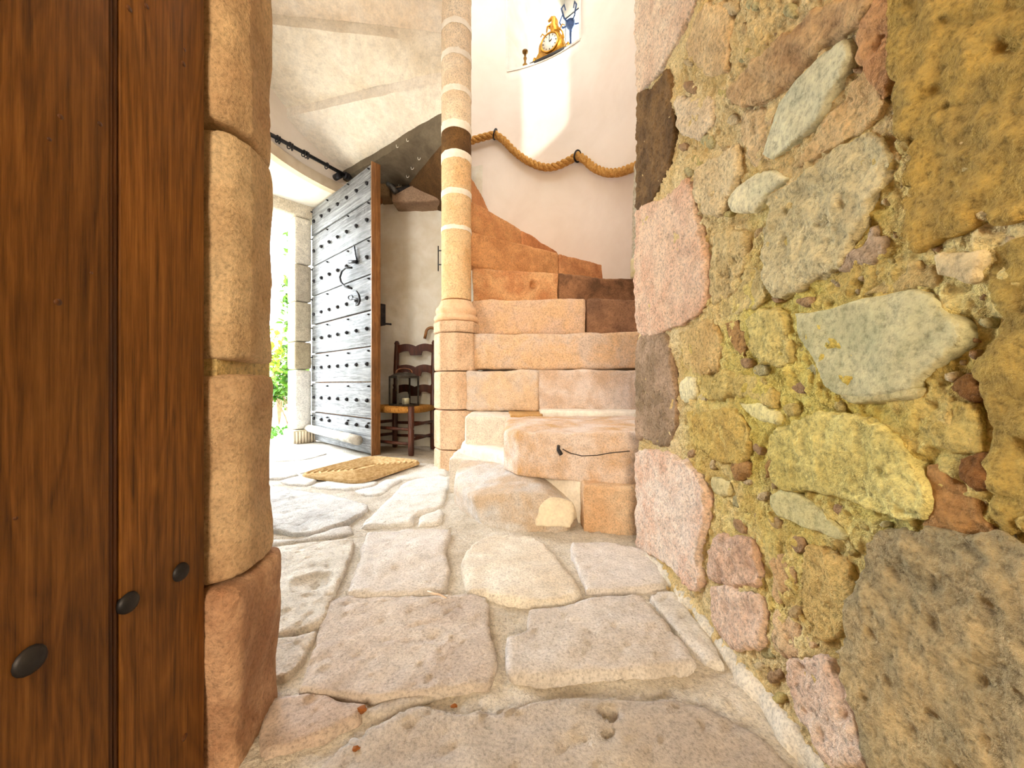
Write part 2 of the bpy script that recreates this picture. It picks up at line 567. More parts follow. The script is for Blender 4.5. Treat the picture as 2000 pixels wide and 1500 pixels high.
PINKISH, LILAC, CREAM, GREYW = (212, 192, 176), (216, 206, 202), (236, 226, 208), (222, 220, 216)
FLAGS = [
 ([(642,1175),(690,1162),(800,1160),(949,1166),(956,1220),(966,1290),(958,1334),(862,1346),(717,1362),(640,1352),(586,1344),(590,1325),(612,1262)], PINKISH, (190,160,140), 0.010),
 ([(1030,1186),(1090,1180),(1140,1166),(1255,1157),(1290,1200),(1330,1245),(1366,1288),(1300,1304),(1180,1312),(1060,1322),(1000,1320),(986,1300),(992,1240),(1026,1228)], LILAC, (200,176,150), 0.020),
 ([(717,1038),(800,1032),(879,1033),(870,1074),(876,1110),(872,1150),(800,1156),(727,1160),(680,1156),(690,1120),(700,1087)], LILAC, (216,200,184), 0.020),
 ([(903,1078),(928,1056),(960,1042),(1044,1044),(1080,1078),(1107,1108),(1137,1152),(1067,1174),(980,1164),(912,1146),(906,1112)], CREAM, (222,196,158), 0.024),
 ([(1112,1058),(1180,1056),(1262,1074),(1288,1100),(1304,1132),(1290,1144),(1200,1150),(1146,1152),(1130,1112)], LILAC, (220,204,190), 0.016),
 ([(512,1366),(560,1356),(615,1350),(670,1358),(716,1372),(698,1404),(640,1432),(577,1452),(540,1466),(502,1478)], (214,180,154), (196,154,126), 0.008),
 ([(625,1500),(690,1432),(755,1402),(826,1374),(894,1390),(1003,1372),(1135,1356),(1290,1362),(1390,1386),(1480,1436),(1556,1500),(1640,1580),(1500,1640),(900,1640),(560,1600)], (206,188,168), (182,158,136), 0.014),
 ([(702,1026),(754,976),(792,940),(850,928),(878,930),(872,962),(866,984),(812,1004),(808,1018),(756,1024)], GREYW, (226,220,210), 0.014),
 ([(816,1006),(864,989),(866,1016),(842,1022),(818,1022)], GREYW, (220,212,200), 0.012),
 ([(500,950),(527,945),(582,956),(650,966),(722,986),(681,1017),(640,1030),(604,1042),(560,1038),(490,1020)], (214,214,214), (168,168,170), 0.016),
 ([(490,1078),(560,1062),(640,1054),(692,1050),(684,1086),(670,1120),(650,1166),(628,1216),(580,1228),(527,1238),(490,1236)], CREAM, (206,192,170), 0.016),
 ([(500,1052),(590,1046),(655,1030),(684,1026),(692,1040),(640,1048),(560,1056),(500,1068)], (216,210,202), (186,178,170), 0.010),
 ([(495,1250),(540,1244),(600,1232),(622,1230),(604,1262),(583,1300),(548,1322),(500,1324)], (222,206,186), (196,166,134), 0.010),
 ([(1264,1160),(1312,1152),(1352,1196),(1398,1258),(1420,1296),(1376,1288),(1336,1242),(1296,1200)], (222,214,204), (200,188,172), 0.012),
 ([(500,906),(532,902),(570,916),(584,926),(545,934),(500,932)], (222,220,216), (200,198,194), 0.008),
 ([(545,936),(588,928),(622,934),(600,946),(560,944)], (224,222,218), (204,202,198), 0.008),
 ([(604,947),(640,937),(694,942),(742,938),(720,950),(688,954),(640,953)], (226,224,220), (206,204,200), 0.008),
 ([(690,956),(724,950),(752,936),(786,934),(766,948),(748,962),(720,966)], (226,224,220), (208,206,202), 0.008),
 ([(500,872),(560,866),(606,870),(640,884),(590,896),(530,898)], (228,226,222), (206,204,200), 0.008),
 ([(600,898),(648,886),(690,894),(716,896),(640,912),(590,922),(568,910)], (226,224,220), (204,202,198), 0.008),
 ([(772,932),(850,908),(872,912),(874,926),(800,936)], (222,216,206), (206,196,182), 0.008),
 ([(720,895),(800,900),(852,902),(852,884),(800,872),(742,872)], (200,176,140), (176,150,112), 0.006),
 ([(640,1362),(720,1378),(800,1352),(860,1350),(820,1368),(756,1396),(712,1402)], (208,192,172), (184,160,136), 0.002),
]
for px, py, z, r_, dep in ((1190, 1398, 0.006, 0.015, 0.030), (1188, 1442, 0.006, 0.009, 0.014), (700, 1436, 0.006, 0.006, 0.008), (612, 1137, 0.01, 0.05, 0.016), (850, 1245, 0.008, 0.022, 0.006), (960, 1398, 0.006, 0.02, 0.005)):
    DENTS.append((tuple(onZ(px, py, z)), r_, dep))
for i, (poly, c1, c2, up) in enumerate(FLAGS):
    up = 0.003 + up * 0.55
    pts = [onZ(x, y, up) for x, y in poly]
    pl = wobble([(p.x, p.y) for p in pts], 0.0035, 0.03, i)
    near = sum(p.y for p in pts) / len(pts)
    vx = 0.0075 if near < 1.0 else (0.011 if near < 1.7 else 0.016)
    rock('flagstone', prism_bm(pl, -0.035, up), c1, c2, M['flag'], floor, vx, 1, 0.0045, 24.0, 0.007, 6.0, 0.005, 0.75, dull=0.55)

# ------------------------------------------------------------------ right wall of the passage: rubble in yellow mortar, dressed quoins at its far end
yy = np.concatenate([np.arange(-0.60, -0.2, 0.03), np.arange(-0.2, 0.24, 0.008), np.arange(0.24, 0.60, 0.0028), np.arange(0.60, 1.215, 0.0045)])
zz = np.concatenate([np.arange(-0.06, 1.35, 0.0038), np.arange(1.35, 2.2, 0.02)])
YG, ZG = np.meshgrid(yy, zz)
wp = np.stack([np.full(YG.size, XR), YG.ravel(), ZG.ravel()], 1)
wx = XR + 0.0005 - 0.012 * fbm(wp * 11, 3) - 0.009 * np.abs(fbm(wp * 30, 3)) - 0.0105 * fbm(wp * 70, 3) - 0.012 * np.exp(-np.maximum(ZG.ravel(), 0) / 0.03)
nw = len(yy)
wf = [(j * nw + i, (j + 1) * nw + i, (j + 1) * nw + i + 1, j * nw + i + 1) for j in range(len(zz) - 1) for i in range(nw - 1)]
wv = [tuple(v) for v in np.column_stack([wx, wp[:, 1], wp[:, 2]])]
b0 = len(wv)
wv += [(XR + 0.05, -0.6, -0.1), (1.3, -0.6, -0.1), (1.3, 1.215, -0.1), (XR + 0.05, 1.215, -0.1),
       (XR + 0.05, -0.6, 2.2), (1.3, -0.6, 2.2), (1.3, 1.215, 2.2), (XR + 0.05, 1.215, 2.2)]
wf += [tuple(b0 + k for k in q) for q in ((0,1,2,3), (4,7,6,5), (0,4,5,1), (1,5,6,2), (2,6,7,3))]
wall_right = from_vf('wall_right', wv, wf, M['rubblemortar'], None, True)
tag(wall_right, 'rough rubble wall of mixed stones in yellow mortar', kind='structure')

GR, GR2 = (150, 156, 122), (186, 184, 140)
WST = [
 # quoins at the far end: polygon, colour, second colour, how proud, material, reaches through the end
 ([(1236,-60),(1380,-60),(1364,8),(1330,75),(1298,130),(1264,172),(1236,206)], (232,198,166), (214,168,130), 0.014, 'wallstone'),
 ([(1236,216),(1276,172),(1310,136),(1318,180),(1322,250),(1312,330),(1290,374),(1258,418),(1236,420)], (126,92,50), (84,60,34), 0.016, 'wallstone'),
 ([(1236,430),(1308,384),(1344,348),(1362,366),(1366,420),(1384,480),(1392,520),(1384,602),(1328,640),(1236,655)], (232,184,148), (218,158,118), 0.018, 'wallstone'),
 ([(1238,664),(1303,653),(1318,700),(1325,770),(1325,830),(1311,872),(1262,856),(1238,850)], (172,140,112), (130,106,76), 0.014, 'wallstone'),
 ([(1252,880),(1328,890),(1370,920),(1391,960),(1390,1020),(1374,1096),(1383,1128),(1370,1160),(1326,1116),(1282,1084),(1252,1068)], (230,202,184), (214,166,134), 0.030, 'wallstone'),
 ([(1400,1048),(1478,1052),(1492,1096),(1490,1144),(1402,1138),(1390,1118)], (214,170,138), (196,140,100), 0.020, 'wallstone'),
 ([(1396,1142),(1468,1154),(1506,1182),(1500,1262),(1442,1268),(1398,1212)], (228,190,160), (204,148,110), 0.022, 'wallstone'),
 ([(1544,1296),(1618,1274),(1660,1330),(1690,1380),(1700,1450),(1716,1500),(1640,1500),(1570,1390)], (230,194,166), (212,164,128), 0.020, 'wallstone'),
 # rubble
 ([(1574,618),(1640,600),(1720,584),(1790,572),(1830,580),(1892,640),(1860,700),(1800,748),(1680,777),(1626,750),(1597,690)], (160,160,116), (186,180,134), 0.016, 'schist'),
 ([(1655,84),(1669,102),(1654,150),(1625,205),(1594,250),(1522,306),(1506,298),(1526,204),(1580,147)], (168,168,136), (192,188,150), 0.014, 'schist'),
 ([(1552,362),(1612,312),(1690,268),(1734,278),(1744,340),(1700,415),(1670,494),(1638,525),(1536,576),(1512,558),(1497,500),(1517,384)], (204,190,140), (186,170,120), 0.012, 'wallstone'),
 ([(1432,386),(1470,347),(1510,332),(1543,346),(1508,375),(1480,414),(1440,408)], (176,174,138), (200,190,150), 0.012, 'schist'),
 ([(1764,-60),(1900,-60),(2060,-60),(2060,398),(1900,438),(1816,474),(1788,458),(1781,300),(1762,180)], (168,138,64), (196,156,58), 0.016, 'wallstone'),
 ([(1948,506),(2060,470),(2060,1010),(1990,1040),(1952,1000),(1938,800),(1928,722),(1960,622),(1944,560)], (186,154,66), (146,118,50), 0.006, 'wallstone'),
 ([(1737,1054),(1800,1042),(1900,1052),(2060,1076),(2060,1560),(1760,1560),(1702,1420),(1667,1290),(1681,1180),(1711,1084)], (150,136,98), (190,162,108), 0.026, 'wallstone'),
 ([(1532,848),(1610,822),(1680,808),(1753,842),(1793,880),(1824,950),(1826,986),(1780,1016),(1680,983),(1590,958),(1527,943)], (214,202,116), (198,178,84), 0.024, 'wallstone'),
 ([(1830,906),(1872,938),(1930,1000),(1953,1040),(1880,1044),(1800,1024),(1834,984)], (182,130,66), (150,100,52), 0.004, 'wallstone'),
 ([(1886,902),(1940,892),(1944,955),(1918,953)], (140,88,36), (120,74,30), 0.006, 'wallstone'),
 ([(1522,966),(1556,964),(1602,982),(1640,1016),(1668,1046),(1658,1057),(1580,1034),(1532,1009)], (182,172,112), (160,156,112), 0.016, 'schist'),
 ([(1467,622),(1525,602),(1544,616),(1558,708),(1476,699)], (208,190,106), (190,168,86), 0.016, 'wallstone'),
 ([(1372,327),(1444,287),(1449,340),(1429,380),(1419,414),(1377,419),(1362,385)], (212,190,142), (194,166,116), 0.012, 'wallstone'),
 ([(1402,462),(1458,452),(1463,500),(1439,573),(1397,598),(1392,550)], (204,182,124), (186,158,98), 0.010, 'wallstone'),
 ([(1432,176),(1512,92),(1645,-4),(1718,-4),(1678,55),(1600,104),(1520,194),(1447,204)], (206,172,118), (168,126,80), 0.014, 'wallstone'),
 ([(1690,66),(1738,-10),(1768,-10),(1762,60),(1752,150),(1736,190),(1712,150)], (204,152,96), (184,124,72), 0.010, 'wallstone'),
 ([(1322,192),(1393,192),(1399,235),(1365,274),(1332,254)], (222,196,152), (202,170,122), 0.012, 'wallstone'),
 ([(1374,16),(1428,22),(1424,138),(1378,148),(1346,92)], (214,184,132), (190,152,100), 0.012, 'wallstone'),
 ([(1682,482),(1711,442),(1743,466),(1729,504),(1654,524)], (190,160,124), (170,136,98), 0.010, 'wallstone'),
 ([(1842,502),(1924,492),(1938,506),(1934,544),(1895,554),(1852,540)], (196,176,128), (164,140,98), 0.016, 'schist'),
 ([(1327,742),(1359,737),(1364,770),(1345,788),(1330,780)], (206,196,150), (190,180,134), 0.008, 'schist'),
 ([(1447,784),(1490,787),(1534,811),(1528,829),(1475,817)], (206,196,128), (190,178,110), 0.012, 'schist'),
 ([(1350,806),(1438,803),(1472,850),(1458,903),(1402,898),(1358,860)], (206,178,86), (188,152,66), 0.012, 'wallstone'),
 ([(1652,764),(1740,766),(1818,757),(1814,777),(1680,786)], (190,180,124), (172,160,106), 0.012, 'schist'),
 ([(1876,756),(1929,737),(1938,770),(1892,784)], (146,96,38), (124,78,32), 0.006, 'wallstone'),
 ([(1417,632),(1449,623),(1463,665),(1458,698),(1431,680)], (186,138,72), (160,112,56), 0.008, 'wallstone'),
 ([(1502,892),(1521,872),(1525,920),(1503,938)], (188,140,66), (160,112,50), 0.010, 'wallstone'),
 ([(1430,908),(1462,900),(1472,926),(1440,936)], (184,136,72), (160,112,56), 0.008, 'wallstone'),
 ([(1395,930),(1430,940),(1428,966),(1400,960)], (186,172,116), (170,156,104), 0.006, 'schist'),
 ([(1330,650),(1400,625),(1412,680),(1400,732),(1345,722)], (212,180,110), (190,152,84), 0.006, 'wallstone'),
 ([(1375,735),(1440,725),(1500,745),(1520,790),(1440,776),(1388,782)], (204,180,96), (186,158,76), 0.006, 'wallstone'),
 ([(1590,1070),(1660,1090),(1680,1160),(1650,1250),(1590,1240),(1560,1150)], (210,178,96), (192,152,78), 0.008, 'wallstone'),
 ([(1510,1090),(1552,1080),(1560,1140),(1530,1180),(1506,1150)], (204,164,108), (184,138,84), 0.008, 'wallstone'),
 ([(1520,1190),(1590,1250),(1600,1265),(1540,1285),(1515,1260)], (212,178,130), (194,150,104), 0.008, 'wallstone'),
 ([(1770,510),(1830,520),(1838,560),(1790,562),(1740,570),(1700,570)], (206,180,110), (188,156,86), 0.006, 'wallstone'),
 ([(1660,300),(1742,230),(1760,260),(1770,400),(1752,440),(1748,340)], (214,184,120), (196,160,94), 0.002, 'wallstone'),
 ([(1560,330),(1600,260),(1650,200),(1700,140),(1735,200),(1690,255),(1620,300)], (212,178,118), (192,152,94), 0.003, 'wallstone'),
 ([(1455,215),(1515,205),(1498,296),(1480,330),(1450,272)], (212,182,130), (194,160,108), 0.004, 'wallstone'),
 ([(1410,560),(1490,520),(1500,580),(1460,610),(1410,618)], (206,184,116), (186,160,92), 0.004, 'wallstone'),
 ([(1840,790),(1920,795),(1930,880),(1880,890),(1830,870),(1800,830)], (204,180,92), (182,150,62), 0.004, 'wallstone'),
]
for i, (poly, c1, c2, up, mk) in enumerate(WST):
    c1, c2 = tuple(min(246, v * 1.09) for v in c1), tuple(min(246, v * 1.09) for v in c2)
    if i >= 8:
        gx, gy_ = sum(p[0] for p in poly) / len(poly), sum(p[1] for p in poly) / len(poly)
        poly = [(gx + (x - gx) * 1.05, gy_ + (y - gy_) * 1.05) for x, y in poly]
    pts = [onX(x, y, XR) for x, y in poly]
    pl = wobble([(min(p.y, 1.21), p.z) for p in pts], 0.0040, 0.030, 100 + i)
    bm = bmesh.new()
    d = 0.05
    up = 0.004 + up * 0.45
    lo = [bm.verts.new((XR + d, a, b)) for a, b in pl]
    hi = [bm.verts.new((XR - up, a, b)) for a, b in pl]
    n = len(pl)
    bm.faces.new(lo); bm.faces.new(hi[::-1])
    for k in range(n): bm.faces.new((lo[k], hi[k], hi[(k + 1) % n], lo[(k + 1) % n]))
    near = sum(p.y for p in pts) / len(pts)
    vx = 0.0042 if near < 0.5 else (0.0052 if near < 0.75 else 0.0075)
    flat = mk == 'schist'
    rock('stone', bm, c1, c2, M[mk], wall_right, vx, 1, 0.0045 if flat else 0.0095, 44.0 if not flat else 16.0, 0.007, 8.0, 0.0 if flat else 0.006, 0.9, dull=0.38 if (c1[0] > 200 and c1[0] - c1[1] > 28 and c1[1] - c1[2] < 50) else 0.24)

fil = bmesh.new()
fy = np.linspace(0.30, 1.16, 30)
rings_ = []
for k, y in enumerate(fy):
    w_ = 0.010 + 0.006 * math.sin(k * 1.7) + 0.004 * math.sin(k * 4.1)
    rings_.append([fil.verts.new(p) for p in ((XR + 0.03, y, -0.02), (XR - 0.008 - w_, y, -0.02), (XR - 0.008 - w_, y, 0.003), (XR - 0.010, y, 0.020 + 0.3 * w_), (XR + 0.03, y, 0.022 + 0.3 * w_))])
for A_, B_ in zip(rings_, rings_[1:]):
    for k in range(5): fil.faces.new((A_[k], A_[(k + 1) % 5], B_[(k + 1) % 5], B_[k]))
fil.faces.new(rings_[0][::-1]); fil.faces.new(rings_[-1])
rock('mortar_fillet', fil, (226, 214, 192), (204, 188, 158), M['flag'], floor, 0.006, 2, 0.006, 26, 0.004, 9, 0.002, 0.8)

def inside(pt, poly):
    x, y = pt; c = False
    for k in range(len(poly)):
        (x1, y1), (x2, y2) = poly[k - 1], poly[k]
        if (y1 > y) != (y2 > y) and x < (x2 - x1) * (y - y1) / (y2 - y1) + x1: c = not c
    return c
# small chinking stones pressed into the mortar between the larger ones
# masonry that carries on past the picture's edge, nearer than the camera sees
rnn = random.Random(31)
zc = 0.03
while zc < 1.5:
    hgt = rnn.uniform(0.14, 0.26); yc = 0.235
    while yc > -0.55:
        wd = rnn.uniform(0.12, 0.26)
        pl = [(yc - 0.008, zc + 0.008), (yc - 0.008 - rnn.uniform(0, .02), zc + hgt - 0.01), (yc - wd * 0.5, zc + hgt - rnn.uniform(0, .03)), (yc - wd + 0.008, zc + hgt - 0.012), (yc - wd + 0.008 + rnn.uniform(0, .02), zc + 0.01), (yc - wd * 0.5, zc + rnn.uniform(0, .03))]
        pl = wobble(pl, 0.005, 0.03, int(zc * 1000 + yc * 777))
        bm = bmesh.new()
        lo = [bm.verts.new((XR + 0.05, a, b)) for a, b in pl]; hi = [bm.verts.new((XR - 0.012, a, b)) for a, b in pl]
        bm.faces.new(lo); bm.faces.new(hi[::-1])
        for k in range(len(pl)): bm.faces.new((lo[k], hi[k], hi[(k + 1) % len(pl)], lo[(k + 1) % len(pl)]))
        c1, c2 = rnn.choice([((206,180,120), (184,152,88)), ((168,140,78), (190,156,74)), ((160,160,118), (184,178,134)), ((222,190,156), (204,162,124)), ((150,136,98), (188,160,106))])
        rock('stone', bm, c1, c2, M['wallstone'], wall_right, 0.008, 1, 0.006, 34.0, 0.006, 7.0, 0.003, 0.9)
        yc -= wd
    zc += hgt
rnd = random.Random(5)
placed = []
tries = 0
while len(placed) < 90 and tries < 6000:
    tries += 1
    px, py = rnd.uniform(1330, 1990), rnd.uniform(5, 1440)
    rr = rnd.uniform(11, 24)
    if py > 1140 + 1.25 * (px - 1305) - rr * 2: continue
    ring = [(px + rr * 1.1 * math.cos(t), py + rr * 1.1 * math.sin(t)) for t in (0, 1.57, 3.14, 4.71)] + [(px, py)]
    if any(inside(q, w[0]) for q in ring for w in WST): continue
    if any((px - a) ** 2 + (py - b) ** 2 < (rr + c) ** 2 * 1.05 for a, b, c in placed): continue
    placed.append((px, py, rr))
CH = [((206,170,104), (180,140,78)), ((196,184,120), (176,160,100)), ((192,148,96), (168,122,74)), ((216,190,136), (196,164,108)), ((210,186,96), (190,160,70))]
for i, (px, py, rr) in enumerate(placed):
    ang = rnd.uniform(0, 3.14); ecc = rnd.uniform(0.55, 0.95)
    pl = []
    for k in range(7):
        t = 2 * math.pi * k / 7; q = rr * rnd.uniform(0.75, 1.0)
        a, b = q * math.cos(t), q * ecc * math.sin(t)
        p = onX(px + a * math.cos(ang) - b * math.sin(ang), py + a * math.sin(ang) + b * math.cos(ang), XR)
        pl.append((p.y, p.z))
    up = rnd.uniform(0.002, 0.008)
    bm = bmesh.new()
    lo = [bm.verts.new((XR + 0.03, a, b)) for a, b in pl]; hi = [bm.verts.new((XR - up, a, b)) for a, b in pl]
    bm.faces.new(lo); bm.faces.new(hi[::-1])
    for k in range(7): bm.faces.new((lo[k], hi[k], hi[(k + 1) % 7], lo[(k + 1) % 7]))
    c1, c2 = rnd.choice(CH)
    rock('chinking_stone', bm, c1, c2, M['wallstone'], wall_right, 0.0042, 1, 0.004, 40.0, 0, 4, 0.002, 0.8)

# ------------------------------------------------------------------ left jamb
wall_left = box('wall_left', (-1.32, 0.56, 1.04), (1.50, 0.11, 2.2), M['floormortar'])
tag(wall_left, 'rounded stone door jamb beside the open timber door', kind='structure')
JB = [
 ([(-0.60,0.492),(-0.372,0.492),(-0.356,0.502),(-0.368,0.60),(-0.384,0.635),(-0.60,0.635)], -0.03, 0.232, (222,168,124), (176,112,70), 0.010),
 ([(-0.60,0.497),(-0.392,0.497),(-0.368,0.512),(-0.362,0.54),(-0.380,0.605),(-0.396,0.632),(-0.60,0.632)], 0.238, 0.512, (220,178,128), (190,136,88), 0.008),
 ([(-0.60,0.499),(-0.388,0.499),(-0.370,0.512),(-0.366,0.54),(-0.378,0.600),(-0.392,0.628),(-0.60,0.628)], 0.532, 0.838, (220,184,134), (204,160,108), 0.004),
 ([(-0.60,0.497),(-0.390,0.497),(-0.372,0.512),(-0.366,0.54),(-0.379,0.598),(-0.394,0.628),(-0.60,0.628)], 0.846, 1.30, (220,178,124), (198,148,98), 0.005),
 ([(-0.60,0.497),(-0.388,0.497),(-0.368,0.512),(-0.380,0.600),(-0.60,0.628)], 1.306, 2.05, (220,178,124), (198,148,98), 0.005),
]
for i, (poly, z0, z1, c1, c2, a2) in enumerate(JB):
    rock('jamb_stone', prism_bm(poly, z0, z1), c1, c2, M['jambstone'], wall_left, 0.006 if z1 < 1.4 else 0.012, 4, 0.004, 16.0, a2, 6.0, 0.003, 0.85)
box('mortar_joint', (-0.50, 0.562, 0.522), (0.222, 0.112, 0.03), M['rubblemortar'], wall_left, bevel=0.004)

# ------------------------------------------------------------------ open timber door in the foreground
door_1 = empty('door_1', (XD, 0.48, 0))
tag(door_1, 'brown oak plank door standing open in the left foreground', kind='structure')
inv = Matrix.Translation((-XD, -0.48, 0))
def dl(p): return inv @ Vector(p)
edges = [0.4875, 0.3826, 0.3726, 0.165, 0.157, -0.02, -0.028, -0.24, -0.248, -0.42]
for k in range(0, len(edges), 2):
    a, b = edges[k], edges[k + 1]
    box('plank', dl((XD - 0.020, (a + b) / 2, 1.0)), (0.040, a - b, 1.98), M['oak'], door_1, bevel=0.003)
for k in range(1, len(edges) - 1, 2):
    a, b = edges[k], edges[k + 1]
    for f in (0.28, 0.72):
        tube('bead', [dl((XD - 0.004, a + (b - a) * f, 0.012)), dl((XD - 0.004, a + (b - a) * f, 1.988))], 0.0024, M['oakdark'], door_1, 8)
for z in (0.307, 1.55):
    box('ledge', dl((XD - 0.056, 0.03, z)), (0.03, 0.84, 0.12), M['oak'], door_1, bevel=0.004)
for px, py, r in ((352, 1117, 0.0105), (250, 1177, 0.0105), (57, 1290, 0.0115)):
    p = onX(px, py, XD)
    lathe('nail_head', [(r, -0.002), (r, 0.001), (r * 0.86, 0.0035), (r * 0.5, 0.0055), (0.0, 0.0062)], M['iron'], door_1, dl(p), 16, Matrix.Rotation(R(90), 3, 'Y'))
for px, py, r in ((118, 228, 0.0022), (113, 590, 0.0030), (195, 242, 0.0022), (252, 17, 0.0030), (286, 12, 0.0026), (96, 272, 0.0016), (360, 97, 0.002), (178, 533, 0.0014), (30, 1012, 0.0016), (358, 125, 0.003), (360, 1440, 0.004)):
    p = onX(px, py, XD)
    lathe('wooden_peg', [(r, -0.002), (r, 0.0004), (0.0, 0.0006)], M['oakdark'], door_1, dl(p), 10, Matrix.Rotation(R(90), 3, 'Y'))

# ------------------------------------------------------------------ room behind the camera, vestibule and ceilings (closing the place)
wall_rear = box('wall_rear', (0, -3.6, 1.3), (4.6, 0.1, 2.9), M['roomwall']); tag(wall_rear, 'plain room wall behind the doorway', kind='structure')
o = box('wall_room_left', (-2.05, -1.5, 1.3), (0.1, 4.3, 2.9), M['roomwall']); tag(o, 'plain plaster wall on the left of the room', kind='structure')
o = box('wall_room_right', (1.35, -1.5, 1.3), (0.1, 4.3, 2.9), M['roomwall']); tag(o, 'plain plaster wall on the right of the room', kind='structure')
o = box('ceiling_room', (0, -1.45, 2.7), (4.6, 4.4, 0.1), M['roomwall']); tag(o, 'plain room ceiling', kind='structure')
o = box('wall_over_door', (0, 0.56, 2.45), (4.2, 0.13, 0.75), M['roomwall']); tag(o, 'plaster wall over the inner doorway', kind='structure')
o = box('ceiling_passage', (-0.35, 0.90, 2.17), (4.6, 0.72, 0.10), M['plaster']); tag(o, 'plaster ceiling of the passage', kind='structure')
vest = [(-2.62, 2.40), (-2.30, 2.10), (-2.20, 0.50)]
vw = []
for (x0, y0), (x1, y1) in zip(vest, vest[1:]): vw.append(((x0, y0), (x1, y1)))
bm = bmesh.new()
poly = [(-2.62, 2.40), (-2.30, 2.10), (-2.20, 0.50), (-2.32, 0.50), (-2.42, 2.06), (-2.70, 2.48)]
prism_bm(poly, -0.1, 2.2, bm)
o = link('wall_vestibule', mesh_of(bm, 'wall_vestibule', False), M['plaster']); tag(o, 'plaster wall of the vestibule', kind='structure')

# ------------------------------------------------------------------ tower wall, white plaster, with window recess and upper slit
NZ0, NZ1, NA0, NA1 = 3.45, 5.25, 46.0, 78.0
SL = (272.0, 293.0, 4.36, 5.32)
angs = sorted(set([float(a) for a in np.arange(-62, 298.1, 3.0)] + [NA0, NA1, SL[0], SL[1], 142.0]))
zs = sorted(set([float(z) for z in np.arange(-0.1, 6.0, 0.15)] + [NZ0, NZ1, 2.05, SL[2], SL[3], 6.0]))
def skip_tower(a, z):
    if NA0 < a < NA1 and NZ0 < z < NZ1: return True
    if (a > 142 or a < -44) and z < 2.05: return True
    if SL[0] < a < SL[1] and SL[2] < z < SL[3]: return True
    return False
def tower_pt(a, z):
    p = pol(a, WR)
    return (p.x, p.y, z)
wall_back = grid('wall_back', angs, zs, tower_pt, M['plaster'], None, skip_tower)
md = wall_back.modifiers.new('thick', 'SOLIDIFY'); md.thickness = 0.12; md.offset = 1.0
# normals of the grid point outward or inward; both sides are closed by the thickness
tag(wall_back, 'curved white plaster wall of the stair tower', kind='structure')
# lower right: closes the gap from the passage wall to the tower circle
pr = pol(-42, WR + 0.02)
o = prism('wall_return', [(0.47, 1.21), (1.3, 1.21), (1.3, 1.6), (pr.x + 0.12, pr.y + 0.05), (pr.x, pr.y)], -0.1, 2.25, M['plaster']); tag(o, 'plaster return wall beside the stair foot', kind='structure')
o = lathe('ceiling_tower', [(1.5, 0), (1.5, 0.1)], M['plaster'], None, (WX, WY, 5.98), 40); tag(o, 'plaster ceiling of the tower', kind='structure')

# embrasure ceiling over the outer doorway, and a plain band along its inner edge
arc = [pol(a, WR + 0.01) for a in np.arange(140, 262, 6)]
outer = [(-2.2, 0.55), (-2.75, 2.35), tuple(HINGE + DU * 1.25 + DN * 0.3), tuple(HINGE + DN * 0.3 - DU * 0.25), (-1.4, 3.5)]
bm = bmesh.new()
prism_bm([(p.x, p.y) for p in arc] + outer, 2.036, 2.12, bm)
bmesh.ops.triangulate(bm, faces=[f for f in bm.faces if len(f.verts) > 4])
o = link('ceiling_embrasure', mesh_of(bm, 'ceiling_embrasure', False), M['soffit']); tag(o, 'white plaster ceiling of the doorway recess', kind='structure')
bm = bmesh.new()
for r0, z0, z1 in ((WR - 0.012, 2.030, 2.11),):
    aa = np.arange(138, 216, 3.0)
    ring = [[bm.verts.new((*pol(a, r), z)) for r, z in ((r0, z0), (r0, z1), (r0 + 0.06, z1), (r0 + 0.06, z0))] for a in aa]
    for A, B in zip(ring, ring[1:]):
        for k in range(4): bm.faces.new((A[k], A[(k + 1) % 4], B[(k + 1) % 4], B[k]))
M['beigeband'] = plain('beige stained plaster', (220, 204, 180), (200, 180, 152), 6, 0.3, 0.004, 0.9, spec=0.1, bscale=30)
o = link('trim_1', mesh_of(bm, 'trim_1', True), M['beigeband']); sharp(o); tag(o, 'beige band over the doorway recess', kind='structure')

# reveal behind the open leaf and the rough whitewashed wall under the stairs
ra = HINGE + DW * 0.10 + DN * 0.3; rb = HINGE + DW * 0.10 + DD * 0.46
o = prism('wall_reveal', [tuple(ra), tuple(rb), tuple(rb + Vector((0.2, 0.25))), tuple(ra + Vector((0.25, 0.25)))], -0.1, 2.06, M['whitewash']); tag(o, 'whitewashed reveal behind the studded door', kind='structure')
us = np.arange(-1.45, -0.22, 0.018); vs = np.arange(-0.1, 2.2, 0.018)
UG, VG = np.meshgrid(us, vs)
gp = np.stack([UG.ravel(), np.full(UG.size, 3.12), VG.ravel()], 1)
gy = 3.12 + 0.020 * fbm(gp * 5, 2) + 0.010 * fbm(gp * 16, 3) - 0.05 * (UG.ravel() + 0.9)
gy = np.where(gp[:, 0] > -0.62, gy - (gp[:, 0] + 0.62) * 0.35, gy)
ng = len(us)
gf = [(j * ng + i, j * ng + i + 1, (j + 1) * ng + i + 1, (j + 1) * ng + i) for j in range(len(vs) - 1) for i in range(ng - 1)]
o = from_vf('wall_under_stairs', np.column_stack([gp[:, 0], gy, gp[:, 2]]), gf, M['whitewash'], None, True)
tag(o, 'rough whitewashed wall under the stairs', kind='structure')
wall_under = o
BR, BR2 = (120, 92, 62), (84, 62, 42)
rock('corbel_stone', prism_bm([(-0.93, 2.96), (-0.40, 2.90), (-0.40, 3.2), (-0.93, 3.2)], 1.90, 2.03), (176, 138, 104), (140, 106, 78), M['dressed'], wall_under, 0.016, 3, 0.006, 12)
rock('corbel_stone', prism_bm([(-1.06, 2.98), (-0.95, 2.98), (-0.95, 3.2), (-1.06, 3.2)], 1.96, 2.06), (150, 116, 74), (120, 90, 60), M['dressed'], wall_under, 0.014, 3, 0.005, 12)

